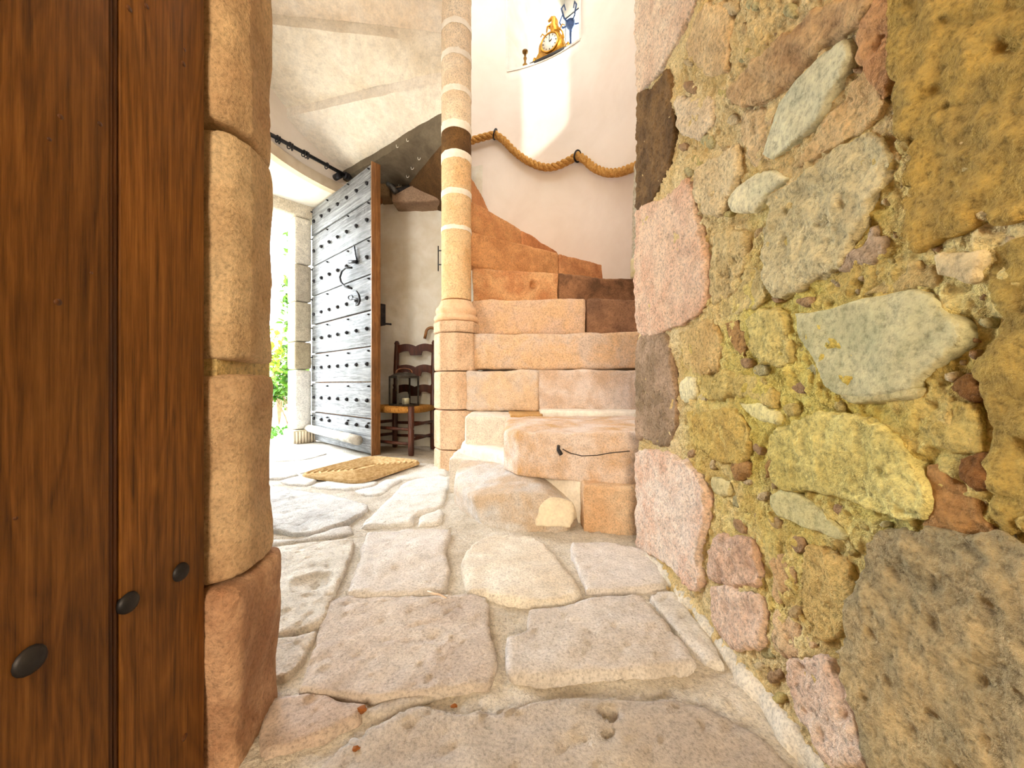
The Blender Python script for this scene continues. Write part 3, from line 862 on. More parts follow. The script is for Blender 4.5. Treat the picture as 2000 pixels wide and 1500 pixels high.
# ------------------------------------------------------------------ window recess in the tower wall
A = pol(NA1, WR - 0.004); D = pol(NA0, WR - 0.004)
B = Vector((0.63, 4.66)); C = Vector((1.12, 4.18))
def quadwall(bm, p, q, z0, z1):
    v = [bm.verts.new((p.x, p.y, z0)), bm.verts.new((q.x, q.y, z0)), bm.verts.new((q.x, q.y, z1)), bm.verts.new((p.x, p.y, z1))]
    bm.faces.new(v)
recess = bmesh.new()
quadwall(recess, A, B, NZ0, NZ1); quadwall(recess, C, D, NZ0, NZ1)
for z in (NZ0, NZ1):
    recess.faces.new([recess.verts.new((p.x, p.y, z)) for p in [B, C] + [pol(a, WR - 0.006) for a in np.linspace(NA0, NA1, 12)]])
w0, w1, wz0, wz1 = 0.04, 0.62, 3.70, 4.92
P0, P1 = B.lerp(C, w0), B.lerp(C, w1)
quadwall(recess, B, P0, NZ0, NZ1); quadwall(recess, P1, C, NZ0, NZ1)
quadwall(recess, P0, P1, NZ0, wz0); quadwall(recess, P0, P1, wz1, NZ1)
window_1 = link('window_1', mesh_of(recess, 'window_1', False), M['soffit'])
md = window_1.modifiers.new('thick', 'SOLIDIFY'); md.thickness = 0.02; md.offset = 0
tag(window_1, 'deep white window recess high in the tower wall', kind='structure')
for t in (0.0, 0.5, 1.0):
    q = P0.lerp(P1, t)
    tube('window_bar', [(q.x, q.y, wz0), (q.x, q.y, wz1)], 0.008, M['iron'], window_1, 6)
for z in (wz0 + 0.01, wz0 + 0.33, wz0 + 0.65, wz1 - 0.01):
    tube('window_bar', [(P0.x, P0.y, z), (P1.x, P1.y, z)], 0.008, M['iron'], window_1, 6)
bm = bmesh.new(); 
v = [bm.verts.new((p.x, p.y, z)) for p, z in ((P0, wz0), (P1, wz0), (P1, wz1), (P0, wz1))]; bm.faces.new(v)
pane = link('window_pane', mesh_of(bm, 'window_pane', False), M['glass'], window_1)
md = pane.modifiers.new('thick', 'SOLIDIFY'); md.thickness = 0.004

# ------------------------------------------------------------------ newel column
newel = empty('newel_column', (NX, NY, 0))
tag(newel, 'round pale stone newel column with octagonal base at the stair foot', 'column')
def octagon(ap, n=8, off=22.5):
    rr = ap / math.cos(math.pi / 8)
    return [(rr * math.cos(R(off + 45 * k)), rr * math.sin(R(off + 45 * k))) for k in range(n)]
PB, PB2 = (232, 190, 148), (216, 164, 116)
for k, (z0, z1) in enumerate(((-0.02, 0.112), (0.116, 0.346), (0.350, 0.574), (0.578, 0.800), (0.804, 0.872))):
    rock('base_block', prism_bm(octagon(0.126 if k < 4 else 0.128, off=8), z0, z1), PB, PB2, M['dressed'], newel, 0.0085, 1, 0.0015, 14, 0, 4, 0.001, 0.7)
lathe('base_moulding', [(0.118, 0.872), (0.132, 0.878), (0.136, 0.892), (0.130, 0.906), (0.116, 0.914), (0.121, 0.922), (0.126, 0.938), (0.122, 0.954), (0.108, 0.968), (0.100, 0.985), (0.094, 1.0)], M['lime'], newel, n=40)
newel.children[-1].color = rgb(238, 204, 168); newel.children[-1]['col2'] = [float(x) for x in rgb(226, 178, 134)[:3]]; newel.children[-1]['mix'] = 0.7
JZ = [1.00, 1.43, 1.645, 1.865, 2.045, 2.255, 2.47, 2.65, 2.86, 3.07, 3.28, 3.49, 3.70, 3.91, 4.12]
rnd2 = random.Random(3)
for k in range(len(JZ) - 1):
    z0, z1 = JZ[k], JZ[k + 1]
    brown = k == 3
    c1, c2 = ((128, 94, 52), (92, 64, 36)) if brown else (((232, 200, 156), (220, 174, 122)) if k < 3 else ((236, 218, 192), (222, 196, 162)))
    bm = bmesh.new(); add_lathe(bm, [(0.090, z0 + 0.008), (0.0905, (z0 + z1) / 2), (0.090, z1 - 0.008)], n=32)
    me = mesh_of(bm, 'shaft_drum'); d = link('shaft_drum', me, M['wallstone'] if brown else M['dressed'], newel); sharp(d, 50)
    d.color = rgb(*c1); d['col2'] = [float(x) for x in rgb(*c2)[:3]]; d['mix'] = 0.8
    # ragged lime joint
    bm = bmesh.new()
    nn = 48
    h0 = 0.011 if k in (0,) else (0.024 if k in (2, 3) else 0.017)
    lo, hi = [], []
    for j in range(nn):
        t = 2 * math.pi * j / nn; r = 0.0925 + rnd2.uniform(-0.0006, 0.0012)
        lo.append(bm.verts.new((r * math.cos(t), r * math.sin(t), z1 - h0 - rnd2.uniform(0, 0.007))))
        hi.append(bm.verts.new((r * math.cos(t), r * math.sin(t), z1 + h0 * 0.6 + rnd2.uniform(0, 0.007))))
    for j in range(nn): bm.faces.new((lo[j], lo[(j + 1) % nn], hi[(j + 1) % nn], hi[j]))
    bm.faces.new(lo[::-1]); bm.faces.new(hi)
    link('mortar_joint', mesh_of(bm, 'mortar_joint', False), M['limemortar'], newel)

# ------------------------------------------------------------------ spiral staircase
stair = empty('spiral_staircase', (NX, NY, 0))
tag(stair, 'worn stone spiral staircase winding up round the newel column', 'staircase')
def sl(poly): return [(p[0] - NX, p[1] - NY, *p[2:]) for p in poly]
def sstone(name, poly, z0, z1, c1, c2, mk='dressed', **kw):
    a = dict(voxel=0.010, smooth=2, amp=0.005, sc=16.0, amp2=0.006, sc2=4.0, pit=0.003, mix=0.95, dull=0.14); a.update(kw)
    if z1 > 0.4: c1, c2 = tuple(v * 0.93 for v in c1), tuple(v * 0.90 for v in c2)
    return rock(name, prism_bm(sl(poly), z0, z1), c1, c2, M[mk], stair, **a)
WHT, PNK, ORG = (236, 226, 214), (234, 208, 194), (236, 192, 150)
# the two lowest steps: boulder, blocks and a cracked slab bedded in mortar
bpts = [(-.245,1.62,-.03),(-.10,1.36,-.03),(.0,1.31,-.03),(.19,1.30,-.03),(.25,1.40,-.03),(.2,1.72,-.03),(-.24,1.86,-.03),
        (-.245,1.60,.06),(-.15,1.42,.085),(.0,1.355,.118),(.12,1.355,.115),(.20,1.345,.07),(.235,1.42,.06),(-.25,1.70,.115),(-.235,1.82,.15),(-.1,1.70,.152),(.06,1.64,.158),(.15,1.56,.13)]
rock('step_boulder', hull_bm([(x - NX, y - NY, z) for x, y, z in bpts]), (206,206,210), (200,160,108), M['flag'], stair, 0.008, 3, 0.006, 9, 0.008, 4, 0.002, 0.75)
rock('cream_stone', hull_bm([(x - NX, y - NY, z) for x, y, z in [(.075,1.31,.012),(.20,1.297,.012),(.235,1.36,.03),(.22,1.36,.085),(.13,1.345,.105),(.07,1.335,.06),(.12,1.42,.02),(.14,1.42,.09)]]), (228,214,184), (216,196,160), M['lime'], stair, 0.007, 3, 0.003, 14, 0, 4, 0, 0.5)
sstone('step_stone', [(-.298,1.80),(-.13,1.77),(.02,1.76),(.02,2.05),(-.295,2.10)], -0.02, 0.152, WHT, (214,206,196), 'flag', voxel=.009)
sstone('step_stone', [(.245,1.315),(.36,1.285),(.62,1.27),(.62,1.6),(.25,1.6)], -0.02, 0.158, (226,198,166), (212,168,124), 'flag', voxel=.009)
sstone('step_stone', [(-.235,1.92),(-.03,1.90),(.0,1.93),(.02,2.3),(-.235,2.3)], 0.10, 0.338, WHT, (226,214,200), 'flag', voxel=.009)
sstone('step_stone', [(-.01,1.93),(.16,1.99),(.18,2.2),(-.02,2.2)], 0.20, 0.345, (206,160,96), (186,136,76), 'flag', voxel=.009)  # brown puts the shade on this tread lip into the stone colour
sstone('cracked_step_stone', [(-.035,1.60,.0,-.03),(.02,1.50,0,-.02),(.20,1.41,0,-.008),(.36,1.325,0,.004),(.62,1.28,0,.0),(.62,1.95,0,.01),(.10,1.98,0,.01),(-.03,1.93,0,0)], 0.14, 0.332, (224,206,196), (206,160,104), 'flag', voxel=.009, amp2=.008)
tube('crack', [Vector((x - NX, y - NY, z)) for x, y, z in [(.185,1.405,.262),(.21,1.392,.25),(.25,1.372,.243),(.30,1.347,.25),(.34,1.327,.262),(.40,1.305,.272)]], 0.0016, M['black'], stair, 5)
tube('iron_pin', [Vector((.175 - NX, 1.44 - NY, .272)), Vector((.168 - NX, 1.395 - NY, .262)), Vector((.178 - NX, 1.385 - NY, .245))], 0.007, M['iron'], stair, 6)
# mortar filling between the lowest stones
rock('mortar_fill', prism_bm(sl([(-.26,1.93),(-.02,1.64),(.12,1.52),(.24,1.40),(.45,1.33),(.62,1.33),(.62,2.2),(-.26,2.2)]), -0.03, 0.20), (240,230,214), (222,206,184), M['lime'], stair, 0.012, 4, 0.006, 16, 0.006, 6)
rock('mortar_fill', prism_bm(sl([(.15,2.06),(.62,1.92),(.75,2.1),(.15,2.22)]), 0.28, 0.362), (238,230,218), (224,212,196), M['lime'], stair, 0.012, 5, 0.005, 14)

def rl(ax, ay, bx, by): return Vector((ax, ay)), Vector((bx, by))
def outer_pt(ang, r=1.34): return Vector((WX + r * math.cos(R(ang)), WY + r * math.sin(R(ang))))
# risers: inner point, outer point, top
e9, e8, e7 = outer_pt(79), outer_pt(56), outer_pt(36)
RIS = {
 3: (rl(-.27, 2.225, .78, 2.07), .58), 4: (rl(-.26, 2.30, .92, 2.19), .80), 5: (rl(-.26, 2.40, 1.03, 2.37), 1.03),
 6: (rl(-.25, 2.475, .98, 2.73), 1.25), 7: (rl(-.26, 2.44, e7.x, e7.y), 1.475), 8: (rl(-.28, 2.44, e8.x, e8.y), 1.69), 9: (rl(-.30, 2.44, e9.x, e9.y), 1.90),
}
e10 = outer_pt(102)
RIS[10] = (rl(-.36, 2.44, e10.x, e10.y), 2.11)
SPLIT = {3: [0.40], 5: [0.56], 6: [0.46], 7: [0.60], 8: [0.5]}
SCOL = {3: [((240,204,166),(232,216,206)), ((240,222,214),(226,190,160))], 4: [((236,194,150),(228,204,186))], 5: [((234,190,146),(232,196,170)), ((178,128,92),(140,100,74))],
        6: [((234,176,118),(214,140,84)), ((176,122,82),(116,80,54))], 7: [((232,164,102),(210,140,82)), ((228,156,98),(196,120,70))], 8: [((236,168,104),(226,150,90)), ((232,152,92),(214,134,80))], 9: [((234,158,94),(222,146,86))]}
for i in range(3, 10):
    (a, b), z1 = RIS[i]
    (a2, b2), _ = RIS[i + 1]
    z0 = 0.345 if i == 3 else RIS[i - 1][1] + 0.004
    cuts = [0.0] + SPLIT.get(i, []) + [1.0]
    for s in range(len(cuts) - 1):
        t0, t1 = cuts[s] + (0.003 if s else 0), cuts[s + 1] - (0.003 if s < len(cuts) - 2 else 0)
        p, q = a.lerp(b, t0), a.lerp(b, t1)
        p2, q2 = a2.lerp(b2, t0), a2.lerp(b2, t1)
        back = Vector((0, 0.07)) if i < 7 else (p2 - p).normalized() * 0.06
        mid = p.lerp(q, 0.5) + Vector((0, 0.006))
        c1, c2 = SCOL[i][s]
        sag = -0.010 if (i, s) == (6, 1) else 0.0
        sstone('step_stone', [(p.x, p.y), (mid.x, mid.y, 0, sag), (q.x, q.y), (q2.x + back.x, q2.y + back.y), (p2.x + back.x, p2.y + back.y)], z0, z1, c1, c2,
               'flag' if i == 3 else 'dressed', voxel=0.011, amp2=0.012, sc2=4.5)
hp = onY(1043, 556, 2.56)
DENTS.append(((hp.x - NX, hp.y - NY, hp.z), 0.03, 0.045))
# steps overhead, seen from below
ANG = {10: 102, 11: 126, 12: 144, 13: 165, 14: 187, 15: 209, 16: 231, 17: 253}
UND = {10: 1.84, 11: 2.07, 12: 2.22, 13: 2.43, 14: 2.64, 15: 2.85, 16: 3.06, 17: 3.27}
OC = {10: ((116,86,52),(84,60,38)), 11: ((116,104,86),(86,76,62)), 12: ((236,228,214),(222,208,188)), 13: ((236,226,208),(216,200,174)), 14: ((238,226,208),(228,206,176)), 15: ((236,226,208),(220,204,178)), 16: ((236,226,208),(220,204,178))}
for i in range(10, 17):
    t0, t1 = ANG[i], ANG[i + 1]
    zt = 1.90 + 0.213 * (i - 9)
    u0, u1 = UND[i], UND[i + 1] - 0.062
    na, nr = 15, 36
    aa, rr = np.linspace(t0, t1, na), np.linspace(0.05, 1.335, nr)
    vs_, fs_ = [], []
    for lay in range(2):
        for a in aa:
            for r in rr:
                f = (a - t0) / (t1 - t0)
                ox = (WX - NX) * (r - 0.05) / 1.285
                z = zt + 0.05 if lay else u0 + (u1 - u0) * f
                vs_.append((r * math.cos(R(a)) + ox, r * math.sin(R(a)), z))
    va = np.array(vs_)
    va[:na * nr, 2] += 0.010 * fbm(va[:na * nr] * 5 + i * 7.7, 3) + 0.004 * fbm(va[:na * nr] * 22, 2)
    va[:, :2] += 0.006 * np.stack([fbm(va * 9 + 3, 2), fbm(va * 9 + 8, 2)], 1)
    Q = lambda l, p, q: l * na * nr + p * nr + q
    for p in range(na - 1):
        for q in range(nr - 1):
            fs_.append((Q(0, p, q), Q(0, p, q + 1), Q(0, p + 1, q + 1), Q(0, p + 1, q)))
            fs_.append((Q(1, p, q), Q(1, p + 1, q), Q(1, p + 1, q + 1), Q(1, p, q + 1)))
    for q in range(nr - 1):
        fs_.append((Q(0, 0, q), Q(1, 0, q), Q(1, 0, q + 1), Q(0, 0, q + 1)))
        fs_.append((Q(0, na - 1, q), Q(0, na - 1, q + 1), Q(1, na - 1, q + 1), Q(1, na - 1, q)))
    for p in range(na - 1):
        fs_.append((Q(0, p, 0), Q(0, p + 1, 0), Q(1, p + 1, 0), Q(1, p, 0)))
        fs_.append((Q(0, p, nr - 1), Q(1, p, nr - 1), Q(1, p + 1, nr - 1), Q(0, p + 1, nr - 1)))
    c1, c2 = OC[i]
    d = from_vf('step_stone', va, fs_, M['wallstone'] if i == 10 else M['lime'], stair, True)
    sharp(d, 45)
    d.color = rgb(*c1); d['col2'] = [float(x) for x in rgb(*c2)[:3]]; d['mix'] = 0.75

# ------------------------------------------------------------------ outer doorway: studded leaf, stone post, lintel
door_2 = empty('door_2', (HINGE.x, HINGE.y, 0), math.atan2(DD.y, DD.x))
tag(door_2, 'weathered grey oak door with iron studs standing open to the garden', kind='structure')
# local: x from hinge to free edge, y towards the leaf's back (+) , face at y = 0
LW, LT = 1.06, 0.06
rotl = Matrix.Rotation(-math.atan2(DD.y, DD.x), 3, 'Z')
sgn = 1.0 if (rotl @ Vector((DW.x, DW.y, 0))).y > 0 else -1.0
def loc2(px, py, off=0.0):
    n3 = Vector((DW.x, DW.y, 0))
    p = onP(px, py, (HINGE.x, HINGE.y, 0), n3)
    return rotl @ (p - Vector((HINGE.x, HINGE.y, 0))) - Vector((0, sgn * off, 0))
JT = [0.012, 0.258, 0.514, 0.760, 1.012, 1.260, 1.520, 1.783, 2.02]
rnd3 = random.Random(9)
for k in range(8):
    z0, z1 = JT[k] + 0.005, JT[k + 1] - 0.005
    dy = rnd3.uniform(0, 0.006)
    box('door_board', (LW / 2, sgn * (0.018 + dy), (z0 + z1) / 2), (LW, 0.03, z1 - z0), M['grey_oak'], door_2, bevel=0.004)
for k in range(5):
    x0 = k * LW / 5
    box('back_board', (x0 + LW / 10, sgn * (0.047), 1.015), (LW / 5 - 0.003, 0.026, 2.0), M['edge_oak'], door_2, bevel=0.002)
box('edge_strip', (LW + 0.004, sgn * 0.032, 1.015), (0.010, 0.066, 2.03), M['edge_oak'], door_2, bevel=0.002)
def stud(x, z, r=0.015):
    lathe('stud', [(r, -0.002), (r * 0.9, 0.006), (r * 0.45, 0.014), (0.0, 0.016)], M['iron'], door_2, (x, 0, z), 10, Matrix.Rotation(R(90) * sgn, 3, 'X'))
for z in (0.205, 0.385, 0.64, 0.886, 1.10, 1.385, 1.645, 1.90):
    for k in range(7):
        if z == 0.205 and k == 3: continue
        stud(0.07 + k * 0.155, z)
for z in JT[1:]:
    for x in (0.03, 0.35, 0.72, LW - 0.03):
        stud(x, z - 0.03, 0.007)
# knocker plate, bow handle and latch
def d2(pxs, off): return [loc2(x, y, off) for x, y in pxs]
bm = bmesh.new()
pl = d2([(694.5, 481), (697, 497), (700, 513), (692, 514), (693, 498)], 0.004); pl2 = d2([(694.5, 481), (697, 497), (700, 513), (692, 514), (693, 498)], 0.016)
A_, B_ = [bm.verts.new(p) for p in pl], [bm.verts.new(p) for p in pl2]
bm.faces.new(A_); bm.faces.new(B_[::-1])
for k in range(5): bm.faces.new((A_[k], B_[k], B_[(k + 1) % 5], A_[(k + 1) % 5]))
link('handle_plate', mesh_of(bm, 'handle_plate', False), M['steel'], door_2)
tube('handle_cross_bar', d2([(687, 513), (701, 512)], 0.02), 0.012, M['iron'], door_2)
tube('bow_handle', d2([(696, 525), (684, 525), (677, 531), (673, 543), (675, 553), (682, 561), (696, 565)], 0.035), 0.008, M['iron'], door_2)
tube('knocker_ring', d2([(704, 571), (709, 578), (711, 588), (709, 594), (706, 597)], 0.03), 0.008, M['iron'], door_2)
bm = bmesh.new(); add_loop(bm, [loc2(690 + 4.5 * math.cos(t), 582 + 4.5 * math.sin(t), 0.02) for t in np.linspace(0, 6.283, 14)[:-1]], 0.005)
link('latch_ring', mesh_of(bm, 'latch_ring'), M['iron'], door_2)
tube('latch_bar', d2([(695, 584), (707, 586)], 0.02), 0.007, M['iron'], door_2)
lathe('key_escutcheon', [(0.02, 0), (0.018, 0.006), (0, 0.008)], M['steel'], door_2, loc2(696, 593, 0.002), 12, Matrix.Rotation(R(90) * sgn, 3, 'X'))
rlk = box('rim_lock', (LW - 0.10, sgn * 0.085, 0.99), (0.20, 0.05, 0.15), M['iron'], door_2, bevel=0.004)
tube('lock_lever', [(LW - 0.03, sgn * 0.10, 0.93), (LW - 0.01, sgn * 0.16, 0.93)], 0.007, M['iron'], rlk)
box('latch_catch', (LW - 0.06, sgn * 0.075, 1.36), (0.06, 0.03, 0.07), M['oakdark'], door_2, bevel=0.006)
box('latch_catch', (LW - 0.06, sgn * 0.07, 1.30), (0.05, 0.02, 0.03), M['oakdark'], door_2, bevel=0.004)
box('latch_catch', (LW - 0.05, sgn * 0.08, 1.80), (0.05, 0.04, 0.04), M['oakdark'], door_2, bevel=0.006)
# weather bar: a split log across the foot
bm = bmesh.new()
add_tube(bm, [(-0.06, -sgn * 0.03, 0.122), (0.2, -sgn * 0.032, 0.118), (0.5, -sgn * 0.03, 0.112), (0.8, -sgn * 0.034, 0.108), (0.94, -sgn * 0.034, 0.104)], [0.03, 0.034, 0.033, 0.036, 0.036], 10)
link('weather_bar', mesh_of(bm, 'weather_bar'), M['log'], door_2)

# stone post at the hinge side, lintel, and the far post
post = empty('door_jamb', (HINGE.x, HINGE.y, 0), math.atan2(DU.y, DU.x))
tag(post, 'pale stone door post on a ribbed foot beside the studded door', 'door post')
rp = Matrix.Rotation(-math.atan2(DU.y, DU.x), 3, 'Z')
so = 1.0 if (rp @ Vector((DN.x, DN.y, 0))).y > 0 else -1.0
PZ = [(0.115, 0.62, (228,220,206)), (0.626, 0.86, (170,150,112)), (0.866, 1.20, (186,170,140)), (1.206, 1.52, (188,172,146)), (1.526, 1.92, (220,208,186))]
for z0, z1, c in PZ:
    rock('post_stone', prism_bm([(0.0, so * -0.02), (0.135, so * -0.02), (0.135, so * 0.16), (0.0, so * 0.16)], z0, z1), c, tuple(int(v * 0.86) for v in c), M['dressed'], post, 0.012, 2, 0.004, 14, 0.003, 5, 0, 0.7)
rock('post_foot', prism_bm([(-0.02, so * -0.06), (0.165, so * -0.06), (0.165, so * 0.18), (-0.02, so * 0.18)], -0.03, 0.11), (190,172,132), (156,134,92), M['dressed'], post, 0.012, 2, 0.005, 18, 0.0, 5, 0, 0.8)
for k in range(8):
    x = -0.01 + k * 0.024
    tube('foot_rib', [(x, so * -0.062, 0.0), (x, so * -0.062, 0.10)], 0.009, M['beigeband'], post, 6)
lt = rock('door_lintel', prism_bm([(-0.06, so * -0.02), (1.35, so * -0.02), (1.35, so * 0.2), (-0.06, so * 0.2)], 1.925, 2.06), (216,200,172), (190,168,132), M['dressed'], None, 0.02, 2, 0.004, 12, 0.003, 5, 0, 0.7)
lt.location = post.location; lt.rotation_euler = post.rotation_euler
tag(lt, 'beige stone lintel over the garden doorway', 'lintel')
fp_ = HINGE + DU * 0.97
o = prism('wall_garden_side', [tuple(fp_), tuple(fp_ + DU * 1.2), tuple(fp_ + DU * 1.2 + DN * 0.3), tuple(fp_ + DN * 0.3)], -0.1, 2.2, M['whitewash']); tag(o, 'whitewashed wall beside the garden doorway', kind='structure')

finish_rocks()

# ------------------------------------------------------------------ garden outside
ground = grid('ground', np.linspace(-30, 12, 40), np.linspace(-6, 36, 40), lambda u, v: (u, v, -0.13), M['ground'])
tag(ground, 'pale gravel ground of the garden outside', kind='structure')

def leaves(name, pts, size, m, parent=None, rs=1):
    rd = random.Random(rs)
    vs, fs = [], []
    for p in pts:
        p = Vector(p); s = size * rd.uniform(0.6, 1.3)
        rot = Matrix.Rotation(rd.uniform(0, 6.28), 3, 'Z') @ Matrix.Rotation(rd.uniform(-1.0, 1.2), 3, 'X') @ Matrix.Rotation(rd.uniform(-0.6, 0.6), 3, 'Y')
        sh = [(0, 0, 0), (0.35, 0.35, 0.06), (0.28, 0.72, 0.05), (0, 1.05, -0.08), (-0.28, 0.72, 0.05), (-0.35, 0.35, 0.06)]
        b = len(vs)
        vs += [p + rot @ (Vector(q) * s) for q in sh]
        fs += [(b, b + 1, b + 2, b + 3), (b, b + 3, b + 4, b + 5)]
    o = from_vf(name, vs, fs, m, parent)
    o['kind'] = 'stuff'
    return o
def shrub(name, label, base, clusters, size, m, group=None, stem_top=None):
    o = empty(name, base)
    tag(o, label, 'plant', group)
    rd = random.Random(hash(name) % 999 if False else len(label))
    pts = []
    for (x, y, z, r, n) in clusters:
        for _ in range(n):
            v = Vector((rd.gauss(0, 1), rd.gauss(0, 1), rd.gauss(0, 1))).normalized() * r * rd.random() ** 0.4
            pts.append((x + v.x, y + v.y, z + v.z))
    leaves('foliage', pts, size, m, o, len(label))
    for (x, y, z, r, n) in clusters:
        tube('stem', [(0, 0, 0), (x * 0.4, y * 0.4, z * 0.5), (x, y, z)], [0.012, 0.009, 0.004], M['stem'], o, 6)
    return o
vb = onY(572, 750, 4.3)
def rel(px, py, Y, b): p = onY(px, py, Y); return (p.x - b.x, p.y - b.y, p.z - b.z)
b0v = Vector((vb.x, vb.y, -0.13))
cl = [(*rel(px - 7, py, 4.3, b0v), r, int(n * 1.5)) for px, py, r, n in ((577, 468, .06, 14), (574, 500, .05, 8), (580, 560, .10, 50), (578, 600, .12, 70), (582, 640, .12, 70), (580, 680, .10, 50), (578, 720, .13, 60), (572, 745, .12, 60), (556, 760, .10, 40), (542, 768, .08, 24), (582, 450, .08, 12))]
shrub('climbing_vine', 'green climbing vine growing beside the garden doorway', b0v, cl, 0.075, M['leaf'])
b1 = onY(545, 750, 6.0); b1 = Vector((b1.x, b1.y, -0.13))
cl = [(*rel(px, py, 6.0, b1), r, n) for px, py, r, n in ((540, 690, .2, 60), (560, 700, .22, 80), (550, 660, .16, 30), (566, 730, .2, 80), (535, 720, .16, 40), (524, 650, .2, 20))]
shrub('garden_bush', 'sunlit yellow green bush further out in the garden', b1, cl, 0.10, M['leafyellow'])
rdg = random.Random(21)
for k, (bx, by, hgt, lab) in enumerate(((-5.2, 4.6, 1.3, 'round green bush on the far left of the garden'), (-6.4, 6.6, 1.7, 'tall green bush at the back of the garden'), (-4.2, 7.4, 1.1, 'low leafy bush behind the yellow green bush'), (-7.6, 4.2, 1.5, 'wide green bush at the garden edge'))):
    cl = [(rdg.gauss(0, .3), rdg.gauss(0, .3), hgt * rdg.uniform(0.25, 0.9), 0.36, 110) for _ in range(9)]
    shrub('garden_bush', lab, Vector((bx, by, -0.13)), cl, 0.12, M['leaf'], 'bushes in the garden')
gp0 = onZ(553, 846, -0.13)
gr = []
rd = random.Random(4)
for _ in range(900):
    gr.append((gp0.x + rd.gauss(0, 0.30), gp0.y + rd.gauss(0, 0.22), -0.13))
o = leaves('grass_tuft', gr, 0.07, M['grass'], None, 8)
tag(o, 'bright green grass patch outside the garden doorway', 'grass', kind='stuff')

# ------------------------------------------------------------------ doormat
mp = [onZ(x, y, 0.02) for x, y in ((585, 927), (714, 890), (838, 900), (693, 941))]
mc = sum(mp, Vector()) / 4
mat_o = empty('doormat', (mc.x, mc.y, 0))
tag(mat_o, 'braided coir doormat lying before the studded door', 'doormat')
e1 = ((mp[1] - mp[0]) + (mp[2] - mp[3])) / 2; e2 = ((mp[3] - mp[0]) + (mp[2] - mp[1])) / 2
e1.z = e2.z = 0
def mat_loop(f1, f2, z, n=44, p=7.0):
    out = []
    for k in range(n):
        t = 2 * math.pi * k / n
        c, s = math.cos(t), math.sin(t)
        a = math.copysign(abs(c) ** (2 / p), c); b = math.copysign(abs(s) ** (2 / p), s)
        q = e1 * (0.5 * f1 * a) + e2 * (0.5 * f2 * b)
        out.append((q.x, q.y, z))
    return out
bm = bmesh.new()
lo = [bm.verts.new(p) for p in mat_loop(1, 1, 0.006)]; hi = [bm.verts.new(p) for p in mat_loop(0.99, 0.98, 0.017)]
bm.faces.new(lo[::-1]); bm.faces.new(hi)
for k in range(len(lo)): bm.faces.new((lo[k], lo[(k + 1) % len(lo)], hi[(k + 1) % len(lo)], hi[k]))
link('mat_base', mesh_of(bm, 'mat_base', False), M['coir'], mat_o)
w2 = e2.length
for j in range(8):
    s = 1 - j * 0.118
    bm = bmesh.new()
    f1 = max(0.06, 1 - j * 0.118 * w2 / e1.length * 1.0)
    add_loop(bm, mat_loop(f1 * 0.97, s * 0.95, 0.016, 48, 6.0 - j * 0.5), 0.010, 6)
    link('braid', mesh_of(bm, 'braid'), M['coir'], mat_o)

# ------------------------------------------------------------------ rush chair
LBp, RBp = onZ(771.5, 875, 0), onZ(845.5, 877, 0)
RFp = onZ(803, 893, 0)
RFp = Vector((-0.695, 2.645, 0)); LFp = Vector((-1.045, 2.83, 0))
chair = empty('rush_chair', ((LBp.x + RBp.x + RFp.x + LFp.x) / 4, (LBp.y + RFp.y) / 2, 0))
tag(chair, 'small dark ladder back chair with a woven rush seat against the whitewashed wall', 'chair')
co_ = Vector(chair.location)
lb, rb, rf, lf = (Vector((p.x, p.y, 0)) - Vector((co_.x, co_.y, 0)) for p in (LBp, RBp, RFp, LFp))
SH = 0.325
up = Vector((0, 0, 1)); lean = Vector((0.0, 0.05, 0))
def leg_prof(p, h, ln, r=0.021):
    zs_ = [0, 0.02, 0.16, 0.162, 0.175, 0.18, 0.3] if h < 0.5 else [0, 0.02, 0.3, 0.46, 0.47, 0.49, 0.50, 0.6, 0.72, 0.81, 0.82, 0.84]
    rs_ = [r * .85, r, r, r * .8, r, r, r * 1.05] if h < 0.5 else [r * .85, r, r * 1.05, r, r * .7, r * 1.1, r * .75, r, r * .95, r * .8, r, r * .6]
    return [p + up * (z * h / zs_[-1]) + ln * (max(0, z * h / zs_[-1] - SH) / 0.5) for z in zs_], rs_
for p, h, ln in ((lb, 0.84, lean), (rb, 0.84, lean), (rf, 0.345, Vector()), (lf, 0.345, Vector())):
    pts, rs_ = leg_prof(p, h, ln)
    tube('leg', pts, rs_, M['chairwood'], chair, 12)
for (p, q, z) in ((lb, rb, .20), (lb, rb, .10), (lf, rf, .185), (lf, rf, .085), (lb, lf, .215), (rb, rf, .215), (lb, lf, .115), (rb, rf, .115)):
    tube('rung', [p + up * z, (p + q) / 2 + up * z, q + up * z], [0.010, 0.012, 0.010], M['chairwood'], chair, 8)
